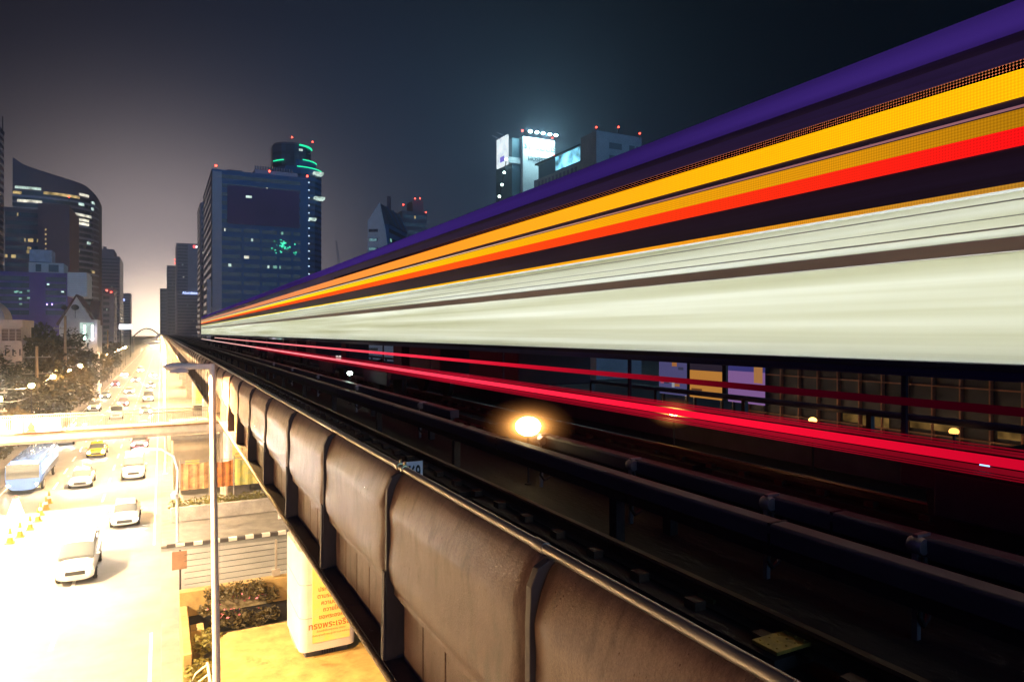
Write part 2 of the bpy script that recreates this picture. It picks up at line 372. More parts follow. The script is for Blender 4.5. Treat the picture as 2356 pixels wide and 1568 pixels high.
rail = thing('handrail', (1.47, 0, H-2.1), 'round metal handrail pipe running along the top of the near parapet', 'handrail')
MB().tube([(1.475, -2, H-0.93), (1.475, YEND, H-0.93)], 0.0235, 14).build('pipe', m_pipe, rail, smooth=True)
for i in range(40):
    y0 = 0.48+PL*i-2
    c = MB().lathe([(0.0265, -0.05), (0.0275, -0.046), (0.0275, 0.046), (0.0265, 0.05)], (1.475, y0+0.12, H-0.93), 14, 'y')
    c.build('coupling', m_pipe, rail, smooth=True)
    MB().box(1.468, 1.482, y0+0.10, y0+0.13, H-1.25, H-0.95).build('bracket', m_steel_dk, rail)

# far parapet
fpar = thing('parapet', (9.15, 0, H-2.28), 'plain dark parapet with a top rail along the far viaduct edge, beyond the train', 'parapet')
MB().box(9.1, 9.22, -10, YEND, H-2.1, H-1.45).build('wall', mat('far_wall', (0.10, 0.085, 0.13), 0.8, var=0.35, scale=1.5), fpar)
MB().tube([(9.16, -10, H-1.16), (9.16, YEND, H-1.16)], 0.05, 8).build('top_rail', mat('far_rail', (0.10, 0.10, 0.20), 0.4, metal=0.4), fpar, smooth=True)
for i in range(50):
    MB().box(9.12, 9.2, 4+2.4*i, 4.08+2.4*i, H-1.45, H-1.16).build('post', m_steel_dk, fpar)

# tracks
def track(xc, label):
    t = thing('railway_track', (xc, 0, H-2.1), label, 'track')
    for s in (-1, 1):
        xr = xc+s*0.72
        MB().prism([(xr-.07, H-2.0), (xr+.07, H-2.0), (xr+.012, H-1.97), (xr+.012, H-1.90), (xr+.036, H-1.88), (xr+.03, H-1.855), (xr-.03, H-1.855), (xr-.036, H-1.88), (xr-.012, H-1.90), (xr-.012, H-1.97)], 'y', -12, YEND).build('rail', m_rail, t)
        pl = MB(); y = -12.0
        while y < 140:
            pl.box(xr-.26, xr+.26, y, y+4.6, H-2.098, H-2.02); y += 5.0
        pl.box(xr-.26, xr+.26, 140, YEND, H-2.098, H-2.02)
        pl.build('plinth', mat('plinth_concrete', (0.045, 0.036, 0.034), 0.9, var=0.5, scale=3), t)
        fs = MB(); y = -2.0
        while y < 110:
            for q in (-1, 1): fs.box(xr+q*.13-.05, xr+q*.13+.05, y-.06, y+.06, H-2.02, H-1.955)
            y += 0.65
        stuff(fs.build('rail_fastening', mat('rusty_iron', (0.10, 0.055, 0.035), 0.8, var=0.4, scale=20), t))
    return t
track(2.9, 'empty near railway track with rusty rails between parapet and train')
track(6.75, 'far railway track carrying the lit train')

# covered third rails, with clamps and hanging cables
def conductor(xc, ztop, y0, y1, label, clamps):
    c = thing('conductor_rail', (xc, y0, H-2.1), label, 'third rail')
    MB().prism([(xc-.085, ztop-.15), (xc-.09, ztop-.02), (xc-.07, ztop), (xc+.07, ztop), (xc+.09, ztop-.02), (xc+.085, ztop-.15)], 'y', y0, y1).build('cover', m_cover, c, bevel=0.008)
    MB().box(xc-.03, xc+.03, y0+.1, y1, ztop-.26, ztop-.16).build('contact_bar', m_steel_dk, c)
    y = y0+3.0
    while y < min(y1, 140):
        MB().box(xc-.088, xc+.092, y-.012, y+.012, ztop-.155, ztop+.004).build('cover_joint', m_dark, c); y += 4.6
    for yc in clamps:
        k = MB().lathe([(.0, -.05), (.055, -.05), (.062, -.03), (.062, .03), (.055, .05), (.0, .05)], (xc-.115, yc, ztop-.06), 14, 'y')
        k.box(xc-.14, xc+.0, yc-.02, yc+.02, ztop+.0, ztop+.018); k.box(xc-.15, xc-.11, yc-.02, yc+.02, H-2.1, ztop-.1)
        kk = k.build('clamp', mat('clamp_steel', (0.35, 0.33, 0.38), 0.35, metal=0.7), c, smooth=True)
        MB().tube([(xc-.13+.0, yc-.06, ztop-.12), (xc-.16, yc-.06, ztop-.4), (xc-.17, yc-.05, ztop-.52), (xc-.1, yc-.03, ztop-.6), (xc+.0, yc, ztop-.58), (xc+.1, yc+.03, ztop-.5)], 0.018, 8).build('cable', m_steel_dk, kk, smooth=True)
    y = y0+1.2
    while y < min(y1, 120):
        MB().box(xc-.05, xc+.05, y-.06, y+.06, H-2.1, ztop-.26).build('stand', m_steel_dk, c); y += 4.2
conductor(4.06, H-1.40, -4, 130, 'long grey covered conductor rail nearer the handrail beside the empty track', [])
conductor(4.74, H-1.40, -4, 9.6, 'short grey covered conductor rail with metal clamps beside the train', [2.9, 4.2, 6.1, 8.1])
conductor(4.74, H-1.40, 11.5, 120, 'farther stretch of grey covered conductor rail beside the train', [13, 18, 23, 28, 33])

pl = thing('access_plate', (2.2, 2.2, H-2.1), 'small yellowish studded steel plate lying low behind the handrail', 'steel plate')
pc = at_z(1800, 1472, H-1.93)
pm = MB().box(pc.x-.16, pc.x+.16, pc.y-.10, pc.y+.10, H-1.955, H-1.93); pm.build('plate', mat('yellow_plate', (0.45, 0.30, 0.06), 0.5, metal=0.3, var=0.4, scale=12), pl, bevel=0.004)
sm = MB()
for i in range(4):
    for j in range(3): sm.ball((pc.x-.12+i*.08, pc.y-.065+j*.065, H-1.93), .009, 8, 4)
sm.build('stud_pattern', mat('yellow_plate', (0.45, 0.30, 0.06)), pl, smooth=True)
tr = MB(); q = at_z(1560, 1370, H-1.9)
tr.prism([(q.x-.3, H-2.09), (q.x-.3, H-1.9), (q.x-.26, H-1.9), (q.x-.26, H-2.05), (q.x+.26, H-2.05), (q.x+.26, H-1.95), (q.x+.3, H-1.95), (q.x+.3, H-2.09)], 'y', q.y-.08, q.y+.08)
tag(tr.build('cable_tray', mat('olive_steel', (0.12, 0.10, 0.03), 0.6, var=0.4, scale=8)), 'dim olive steel cable tray on the deck between handrail and conductor rail', 'cable tray')

# number plate behind the handrail
sg = thing('number_sign', (1.6, 3.9, H-1.1), 'white folded number plate reading 769 fixed behind the handrail', 'number sign')
SX, SY = 1.80, 5.5
MB().box(SX, SX+.175, SY, SY+.006, H-1.40, H-1.085).build('plate', mat('sign_white', (0.85, 0.82, 0.86), 0.4), sg)
MB().prism([(SX-.004, SY), (SX+.002, SY+.004), (SX-.13, SY+.18), (SX-.136, SY+.176)], 'z', H-1.40, H-1.085).build('side_plate', mat('sign_violet', (0.30, 0.14, 0.85), 0.4), sg)
MB().tube([(SX+.03, SY+.06, H-2.1), (SX+.03, SY+.06, H-1.12)], .02, 8).build('post', m_steel_dk, sg)
tb = text_mb('769', 0.16, thick=.001, bold=.003); tb.xf(Matrix.Diagonal((0.56, 1.15, 1, 1))); tb.xf(Matrix.Translation((SX+.088, SY-.004, H-1.19)) @ FACE_Y)
tb.build('lettering', mat('sign_black', (0.01, 0.01, 0.01), 0.5), sg)
for yy in (0, .10):
    MB().lathe([(.026, -.012), (.031, -.01), (.031, .01), (.026, .012)], (1.475, 4.46+yy, H-.93), 12, 'y').box(1.468, 1.482, 4.455+yy, 4.475+yy, H-.905, H-.88).build('clip', mat('clip_brass', (0.6, 0.46, 0.24), 0.22, metal=0.9), rail, smooth=True)

# low lamps on the deck
def deck_lamp(px, py, X, col, strength, label, r=0.06, halo=None):
    p = at_x(px, py, X)
    t = thing('track_lamp', (p.x, p.y, H-2.1), label, 'track lamp', 'low lamps along the deck')
    b = MB().lathe([(.05, 0), (.05, .02), (.018, .03), (.018, p.z-H+2.1-.05), (.04, p.z-H+2.1-.05), (.05, p.z-H+2.1-.02)], (p.x, p.y, H-2.1), 12); b.build('stand', m_steel_dk, t, smooth=True)
    MB().ball((p.x, p.y, p.z), r, 14, 8, (1, 1, .75)).build('lens', emit('lens_%s' % label[:12].replace(' ', '_'), col, strength), t, smooth=True)
    if halo:      # lens-bloom glow added as nested glowing shells, fainter outwards
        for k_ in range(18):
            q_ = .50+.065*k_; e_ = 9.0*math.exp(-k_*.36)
            m = bpy.data.materials.new('glow_shell'); m.use_nodes = True; q = m.node_tree; q.nodes.clear(); N = q.nodes.new
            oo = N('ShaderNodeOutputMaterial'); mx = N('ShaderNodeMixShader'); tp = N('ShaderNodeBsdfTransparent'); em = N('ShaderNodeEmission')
            tp.inputs[0].default_value = (1, 1, 1, 1); em.inputs[0].default_value = (1, .46-.007*k_, .10, 1); em.inputs[1].default_value = halo[1]*e_; mx.inputs[0].default_value = .042
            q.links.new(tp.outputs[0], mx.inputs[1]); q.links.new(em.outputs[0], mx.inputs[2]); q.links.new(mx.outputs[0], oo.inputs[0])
            MB().ball((p.x, p.y, p.z), halo[0]*q_, 24, 14, (1.2, 1.2, .72)).build('halo_shell', m, t, smooth=True)
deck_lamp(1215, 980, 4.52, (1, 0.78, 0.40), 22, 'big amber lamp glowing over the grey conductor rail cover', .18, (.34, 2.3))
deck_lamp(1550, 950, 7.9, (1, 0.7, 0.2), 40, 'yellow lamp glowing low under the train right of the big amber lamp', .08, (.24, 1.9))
deck_lamp(1870, 966, 8.9, (1, 0.5, 0.12), 5, 'dim orange lamp glowing under the train below the window grid', .06)
deck_lamp(2195, 992, 8.9, (1, 0.5, 0.12), 2.0, 'faintest orange lamp farthest right under the train', .06)
deck_lamp(805, 858, 4.95, (0.75, 1, 0.85), 30, 'whitish green lamp glowing on the far part of the deck', .08)
deck_lamp(2270, 1070, 6.0, (0.2, 0.45, 0.8), 3, 'faint blue lamp low beside the train at the right edge', .05)
kp = at_x(783, 815, 9.05)
ks = thing('distance_sign', (kp.x, kp.y, H-2.1), 'tiny white trackside plate reading 10 under the train', 'distance sign')
MB().box(kp.x-.01, kp.x+.01, kp.y-.01, kp.y+.01, H-2.1, kp.z-.3).build('post', m_steel_dk, ks)
MB().box(kp.x-.25, kp.x+.25, kp.y, kp.y+.01, kp.z-.32, kp.z+.34).build('plate', emit('glow_plate', (1, .85, .8), .8), ks)  # plain plate, its brightness put in as emission
tb = text_mb('10', 0.4, thick=.002); tb.xf(Matrix.Translation((kp.x, kp.y-.006, kp.z)) @ FACE_Y); tb.build('lettering', mat('sign_black', (0.01,)*3), ks)

# ================================================================== the train, standing on the far track
m_violet = mat('violet_paint', (0.045, 0.035, 0.30), 0.4, var=0.6, scale=2.2, stretch=(1, .03, 3), coat=0.4)
m_violet_dk = mat('dark_violet_paint', (0.026, 0.019, 0.13), 0.4, var=0.75, scale=2.2, stretch=(1, .03, 3), coat=0.4)
m_under = mat('underframe', (0.03, 0.02, 0.04), 0.7, var=0.4, scale=4)
m_inner = mat('car_interior', (0.72, 0.70, 0.58), 0.6)
m_tube = emit('cabin_tube', (0.93, 1.0, 0.96), 9.4)
m_frame = mat('window_frame', (0.70, 0.69, 0.66), 0.4, var=0.2, scale=3)
def frosted():
    m = bpy.data.materials.new('frosted_glass'); m.use_nodes = True; t = m.node_tree; t.nodes.clear(); N = t.nodes.new
    o = N('ShaderNodeOutputMaterial'); tr = N('ShaderNodeBsdfTranslucent'); gl = N('ShaderNodeBsdfGlossy'); mx = N('ShaderNodeMixShader')
    tc = N('ShaderNodeTexCoord'); mp = N('ShaderNodeMapping'); mp.inputs['Scale'].default_value = (1, .035, 3.2); t.links.new(tc.outputs['Object'], mp.inputs[0])
    n = N('ShaderNodeTexNoise'); n.inputs['Scale'].default_value = 2.4; n.inputs['Detail'].default_value = 3; t.links.new(mp.outputs[0], n.inputs['Vector'])
    r = N('ShaderNodeValToRGB'); r.color_ramp.elements[0].color = (.72, .71, .58, 1); r.color_ramp.elements[1].color = (.98, .98, .94, 1); r.color_ramp.elements[0].position = .3; r.color_ramp.elements[1].position = .7
    t.links.new(n.outputs['Fac'], r.inputs[0]); t.links.new(r.outputs[0], tr.inputs[0])
    gl.inputs['Roughness'].default_value = .12; mx.inputs[0].default_value = .06
    t.links.new(tr.outputs[0], mx.inputs[1]); t.links.new(gl.outputs[0], mx.inputs[2]); t.links.new(mx.outputs[0], o.inputs[0]); return m
m_frost = frosted()
def trail_emit(name, stops, strength, lo=.8, hi=1.2):
    """a light trail drawn as a glowing dotted strip, its colour changing along the train"""
    m = emit(name, (1, 1, 1), strength); t = m.node_tree; e = [n for n in t.nodes if n.type == 'EMISSION'][0]; N = t.nodes.new; L = t.links.new
    tc = N('ShaderNodeTexCoord'); sp = N('ShaderNodeSeparateXYZ'); L(tc.outputs['Object'], sp.inputs[0])
    mr = N('ShaderNodeMapRange'); mr.inputs[1].default_value = 0; mr.inputs[2].default_value = 110; L(sp.outputs[1], mr.inputs[0])
    r = N('ShaderNodeValToRGB'); els = r.color_ramp.elements
    for i, (p, c) in enumerate(stops):
        el = els[i] if i < 2 else els.new(p)
        el.position = p; el.color = (*c, 1)
    L(mr.outputs[0], r.inputs[0]); L(r.outputs[0], e.inputs[0])
    def dots(out, pitch):
        d = N('ShaderNodeMath'); d.operation = 'DIVIDE'; L(out, d.inputs[0]); d.inputs[1].default_value = pitch
        f = N('ShaderNodeMath'); f.operation = 'PINGPONG'; L(d.outputs[0], f.inputs[0]); f.inputs[1].default_value = 0.5; return f.outputs[0]
    a = dots(sp.outputs[1], .022); b = dots(sp.outputs[2], .022)
    pr = N('ShaderNodeMath'); pr.operation = 'ADD'; L(a, pr.inputs[0]); L(b, pr.inputs[1])
    st = N('ShaderNodeMapRange'); st.inputs[1].default_value = .2; st.inputs[2].default_value = .8; st.inputs[3].default_value = strength*lo; st.inputs[4].default_value = strength*hi
    L(pr.outputs[0], st.inputs[0]); L(st.outputs[0], e.inputs[1]); return m
m_trail_y = trail_emit('yellow_trail', [(0, (1, .47, .002)), (.05, (1, .42, .003)), (.12, (1, .30, .02)), (.3, (.75, .24, .09)), (.6, (.6, .25, .14))], 1.15, .85, 1.2)
m_trail_d = trail_emit('dotted_trail', [(0, (.45, .13, .04)), (.05, (.35, .1, .06)), (.15, (.06, .02, .03))], 1.0, -1.2, 1.6)
m_trail_a = trail_emit('amber_trail', [(0, (.04, .022, .0)), (.012, (.18, .09, .003)), (.035, (.7, .28, .004)), (.07, (1, .40, .004)), (.13, (1, .56, .004)), (.3, (1, .78, .01)), (.6, (1, .6, .15))], 1.0)
m_trail_r = trail_emit('red_trail', [(0, (1, .003, .008)), (.022, (1, .005, .008)), (.05, (1, .035, .006)), (.12, (1, .10, .008)), (.3, (1, .09, .01))], 1.0)
m_trail_o = trail_emit('orange_trail', [(0, (.1, .06, .02)), (.025, (.5, .22, .02)), (.06, (1, .36, .01)), (.12, (1, .48, .004)), (.3, (1, .82, .01))], 1.0)
m_vio_l = emit_mottled('violet_trail', (.24, .10, 1.0), .17, 1.2, .4, (1, .05, 3))
m_pink_l = trail_emit('pink_trail', [(0, (.22, .10, .16)), (.06, (.40, .16, .14)), (.12, (.9, .55, .35)), (.3, (1, .95, .8))], 1.0, 1, 1)
m_red_l = m_red_far = trail_emit('tail_trail', [(0, (.22, .0, .012)), (.028, (.55, .002, .02)), (.06, (1, .006, .035)), (.12, (1, .04, .09)), (.3, (1, .25, .28)), (.8, (1, .7, .6))], 1.25, 1, 1)
m_red_up = trail_emit('tail_trail_upper', [(0, (.004, .0, .001)), (.045, (.03, .0, .003)), (.09, (.5, .004, .02)), (.15, (1, .03, .07)), (.3, (1, .22, .25)), (.8, (1, .6, .5))], 1.2, 1, 1)
m_red_thin = emit_mottled('tail_trail_thin', (1.0, .01, .05), .45, .7, .25, (1, .3, 1))

TX = 5.2; FL = H-.22
train = thing('train', (6.75, 0, H-1.86), 'lit passenger train with violet roof, yellow and red light lines and cream windows', 'train')
CL, GAP, NC = 21.6, 0.0, 5
SIDE = [(0, -.22), (0, 2.02), (.02, 2.2), (.10, 2.30), (.45, 2.40)]
for ci in range(NC):
    a = 1.6+ci*(CL+GAP) - 0.0 if ci else -1.2
    b = 1.6+ci*(CL+GAP)+CL
    n0 = a
    # upper side, roof and floor around the lit saloon
    for nm in ('car_body',):
        body = MB()
        up = [(TX, H+1.0), (TX, H+2.02), (TX+.02, H+2.2), (TX+.10, H+2.30), (TX+.45, H+2.40), (8.3-.45, H+2.40), (8.3-.10, H+2.30), (8.3, H+2.02), (8.3, H+1.0)]
        body.prism(up, 'y', a, b)
        body.box(TX+.02, 8.28, a, b, H-.34, H-.22)
        body.box(8.22, 8.3, a, b, H-.22, H+1.0)
        if ci == 0: body.box(TX+.03, 8.22, a, a+.08, H-.22, H+1.0)
        if ci == NC-1: body.box(TX+.03, 8.22, b-.08, b, H-.22, H+1.0)
        car = body.build('car_body', m_violet_dk, train)
    # saloon lining and lamps
    MB().box(TX+.9, TX+.96, a+.001, b-.001, H-.21, H+.99).build('saloon_lining', m_inner, car)
    MB().box(TX+.10, TX+.88, a+.1, b-.1, H-.215, H-.205).build('saloon_floor', mat('saloon_floor', (.62, .54, .34), .6), car)
    MB().box(TX+.78, TX+.86, a+.1, b-.1, H+.90, H+.95).build('ceiling_lamp', m_tube, car)
    MB().box(TX+.82, TX+.86, a+.1, b-.1, H+.30, H+.36).build('wall_lamp', m_tube, car)
    # glazing: long frosted panes with slim posts, a waist rail, and a row of top lights
    ln = b-a; npn = max(2, round(ln/3.6)); d = ln/npn
    for k in range(npn):
        p0, p1 = a+k*d, a+(k+1)*d
        pane = MB().box(TX+.004, TX+.0055, p0, p1, H-.215, H+.555).build('window', m_frost, car)
        MB().box(TX+.004, TX+.0055, p0, p1, H+.665, H+.965).build('top_light', m_frost, pane)
        MB().box(TX-.002, TX+.016, p1, p1+.016, H+.555, H+.665).build('window_post', m_frame, pane)
    MB().box(TX-.008, TX+.04, a, b, H+.56, H+.66).build('waist_rail', mat('waist_grey', (.34, .34, .40), .4, var=.25, scale=1.5, stretch=(1, .1, 1)), car)
    MB().box(TX-.012, TX+.03, a, b, H-.27, H-.222).build('sill', m_under, car)
    # glowing strips added in place of the train's light trails
    if ci == 0: MB().box(TX-.016, TX-.002, a, b, H+1.79, H+1.85).build('dotted_line', m_trail_d, car)
    MB().box(TX-.022, TX-.002, a, b, H+1.60, H+1.785).build('yellow_light_line', m_trail_y, car)
    MB().box(TX-.022, TX-.002, a, b, H+1.395, H+1.515).build('amber_light_line', m_trail_a, car)
    MB().box(TX-.022, TX-.002, a, b, H+1.27, H+1.393).build('red_light_line', m_trail_r, car)
    MB().box(TX-.015, TX-.002, a, b, H+.985, H+1.02).build('orange_light_line', m_trail_o, car)
    for zz, hh in ((.72, .012), (.905, .009), (.80, .006)): MB().box(TX-.003, TX+.003, a, b, H+zz, H+zz+hh).build('trim_line', mat('waist_grey', (.34, .34, .40)), car)
    MB().box(TX-.012, TX-.002, a, b, H+1.53, H+1.545).build('pink_light_line', m_pink_l, car)
    MB().prism([(TX-.002, H+2.05), (TX+.018, H+2.2), (TX+.097, H+2.302), (TX+.09, H+2.31), (TX+.006, H+2.205), (TX-.014, H+2.05)], 'y', a, b).build('violet_light_line', m_vio_l, car)  # glowing roof edge added in place of a violet trail
    MB().box(TX-.008, TX-.002, a, b, H+1.82, H+1.98).build('roof_panel', m_violet, car)
    # red glowing strips added below the floor in place of tail-lamp trails
    MB().box(TX+.02, TX+.06, a, b, H-.94, H-.875).build('tail_trail_line', m_red_l if ci < 1 else m_red_far, car)
    if ci < 2:
        for dz, hh in ((.985, .006), (1.005, .004), (.965, .010), (.848, .008), (.828, .006), (.806, .004), (1.022, .003)):
            MB().box(TX+.03, TX+.05, a, b, H-dz-hh, H-dz+hh).build('tail_trail_line', m_red_thin, car)
    if ci > 0 or True: MB().box(TX+.04, TX+.07, max(a, 1.0), b-(0 if ci < 3 else 6), H-.575, H-.515).build('tail_trail_line', m_red_up, car) if ci < 4 else None
    y = a+1
    while y < b: MB().box(TX+.07, TX+.10, y, y+.04, H-.96, H-.34).build('trail_hanger', m_under, car); y += 3.6
    # running gear
    for yb in (a+3.4, b-3.4):
        bg = MB().box(TX+.45, 8.3-.45, yb-1.5, yb+1.5, H-1.30, H-1.10); bg.box(TX+.42, TX+.52, yb-1.2, yb+1.2, H-1.5, H-1.12); bg.box(8.3-.52, 8.3-.42, yb-1.2, yb+1.2, H-1.5, H-1.12); bg.box(6.3, 7.2, yb-.4, yb+.4, H-1.1, H-.34)
        g = bg.build('bogie', m_under, train, bevel=.02)
        for q in (-1.05, 1.05):
            for xw in (6.03, 7.47):
                MB().lathe([(.0, -.06), (.36, -.06), (.42, -.055), (.42, .03), (.46, .04), (.46, .065), (.0, .065)], (xw, yb+q, H-1.86+.42), 20, 'x').build('wheel', m_steel_dk, g, smooth=True)
    for yb in (((a+b)/2-2.6, (a+b)/2+2.2) if ci else (11.8, 16.0)):
        MB().box(6.2, 7.9, yb, yb+2.4, H-1.05, H-.34).build('equipment_box', m_under, train, bevel=.03)

# ================================================================== street lamps
def arm_lamp(x, y, ztop, side, reach, label, group=None, lens=m_lens, lean=0.0, r=0.085, lamp=True, copy_of=None):
    """pole with a short arm and a cobra head"""
    t = thing('street_lamp', (x, y, 0), label, 'street lamp', group)
    MB().tube([(x+lean, y, .1), (x+lean, y, 1.2), (x+lean*.95, y, 1.25), (x, y, ztop)], [r*1.7, r*1.7, r*1.15, r*.72], 12).build('pole', m_lampwhite, t, smooth=True)
    MB().lathe([(.22, 0), (.22, .04), (.1, .06)], (x+lean, y, .13), 12).build('base', m_lampwhite, t)
    xe = x+side*reach
    MB().prism([(y-.045, ztop-.12), (y+.045, ztop-.12), (y+.05, ztop+.0), (y-.05, ztop+.0)], 'x', x-side*.05, x+side*reach*.5).build('arm', m_lampwhite, t, bevel=.015)
    prof = [(0, .03, .05), (.05, .07, .08), (.25, .12, .11), (.5, .15, .12), (.7, .11, .09), (.78, .03, .04)]
    rings = []
    x0 = x+side*reach*.36; L = reach*.82/.78
    for s, wy, hz in prof:
        rings.append([(x0+side*s*L, y+wy*math.cos(k*math.pi/6), ztop-.05+hz*(.75 if math.sin(k*math.pi/6) > 0 else .8)*math.sin(k*math.pi/6)) for k in range(12)])
    MB().loft(rings).build('lamp_head', m_lampwhite, t, smooth=True)
    xl = x0+side*.42*L
    MB().lathe([(.0, .07), (.10, .07), (.185, .0), (.20, -.065), (.19, -.065), (.17, .0), (.09, .055), (.0, .055)], (xl, y, ztop-.12), 18).build('reflector', m_lampwhite, t, smooth=True)
    MB().lathe([(.0, 0), (.16, 0), (.15, -.012), (.09, -.02), (.0, -.024)], (xl, y, ztop-.135), 14).build('lamp_lens', lens if lamp else m_lampwhite, t, smooth=True)
    return t
lp0 = at_z(482, 1200, 0)
arm_lamp(1.05, 17.3, H-.72, -1, .86, 'tall white street lamp standing right beside the near parapet, its head below eye level', lens=m_lens_dim, lean=.16, r=.088)
names = ['second white street lamp along the median, behind the pedestrian bridge', 'third white street lamp along the median past the bridge']
for i in range(25):
    y = 71+32*i
    arm_lamp(.35-.0*i, y, H-.9, -1, 1.5, names[i] if i < 2 else 'distant white street lamp on the median lost in the glare of the avenue', 'street lamps along the median')
for i in range(12):
    y = 20.5+27*i
    arm_lamp(11.6, y, H-.9, 1, .9, 'white street lamp with an unlit-looking head seen under the train beyond the far parapet' if i == 0 else 'street lamp standing in the street on the far side of the viaduct', 'street lamps beyond the viaduct', lens=m_lens_side if i else m_lampwhite)
# kerb lamps with a round globe, along the left pavement
def globe_lamp(x, y, z, i):
    t = thing('globe_lamp', (x, y, 0), 'glaring round kerb lamp, one of the bright row along the left pavement', 'street lamp', 'globe lamps along the left kerb')
    MB().tube([(x, y, .14), (x, y, .8), (x, y, .85), (x, y, z-.3)], [.1, .1, .06, .045], 10).build('pole', m_steel_dk, t, smooth=True)
    MB().lathe([(.05, -.34), (.13, -.3), (.13, -.26)], (x, y, z), 12).build('collar', m_steel_dk, t)
    MB().lathe([(.0, .33), (.20, .31), (.36, .20), (.34, .18), (.18, .29), (.0, .30)], (x, y, z), 16).build('hood', m_steel_dk, t, smooth=True)  # hood added to keep globe light out of the haze above
    MB().ball((x, y, z), .27, 14, 8).build('globe', m_globe, t, smooth=True)
for i in range(20):  # the nearest few, out of view, were added to light the parapet
    globe_lamp(-12.7, -11+17*i, 7.4, i)
# unseen long-arm lamps added over the left kerb to flood the near carriageway
for i, y in enumerate((24, 41, 57)):
    arm_lamp(-12.6, y, 11.2, 1, 2.2, 'unseen tall lamp added on the left kerb to brighten the near road', 'added unseen lamps over the left kerb', lens=m_lens_fill)

# ================================================================== the pedestrian bridge
fb = thing('footbridge', (-6, 60, 0), 'pale pedestrian bridge crossing the whole avenue below the viaduct', 'footbridge')
m_bridge = mat('bridge_paint', (0.55, 0.48, 0.40), 0.7, var=0.25, scale=1.5)
MB().prism([(59.0, 5.25), (61.4, 5.25), (61.5, 5.5), (61.5, 6.05), (58.9, 6.05), (58.9, 5.5)], 'x', -19, 14).build('deck', m_bridge, fb, bevel=.03)
for yy in (58.95, 61.45):
    rb = MB(); x = -19.0
    while x < 14: rb.box(x, x+.025, yy-.012, yy+.012, 6.05, 7.05); x += .13
    rb.tube([(-19, yy, 7.08), (14, yy, 7.08)], .035, 8)
    rb.build('railing', mat('bridge_rail', (.45, .42, .34), .5, var=.3, scale=3), fb)
MB().box(-19, 14, 58.86, 58.9, 5.98, 6.12).build('edge_trim', mat('rust_trim', (.25, .13, .06), .8, var=.4, scale=3), fb)
for x in (-14.6, 4.6):
    MB().tube([(x, 60.2, .13), (x, 60.2, 5.25)], .35, 14).build('column', m_bridge, fb, smooth=True)
bn = thing('banner', (-9.3, 58.8, 6.1), 'white cloth banner with a red edge and a yellow flower figure on the bridge railing', 'banner')
p0 = at_y(28, 1018, 58.75); p1 = at_y(140, 990, 58.75)
MB().box(p0.x, p1.x, 58.80, 58.83, 6.12, 7.0).build('cloth', mat('banner_white', (.75, .66, .58), .8), bn)
MB().box(p0.x+.55, p0.x+.72, 58.78, 58.795, 6.14, 6.98).build('red_band', mat('banner_red', (.45, .05, .05), .8), bn)
fx = at_y(71, 985, 58.75).x
f = MB().lathe([(0, -.012), (.22, -.012), (.22, .012), (0, .012)], (fx, 58.77, 6.50), 12, 'y')
f.prism([(fx-.16, 6.62), (fx+.16, 6.62), (fx, 6.98)], 'y', 58.765, 58.785); f.prism([(fx-.36, 6.16), (fx+.36, 6.16), (fx+.18, 6.32), (fx-.18, 6.32)], 'y', 58.765, 58.785)
f.build('flower_figure', mat('banner_yellow', (.8, .55, .02), .7), bn)

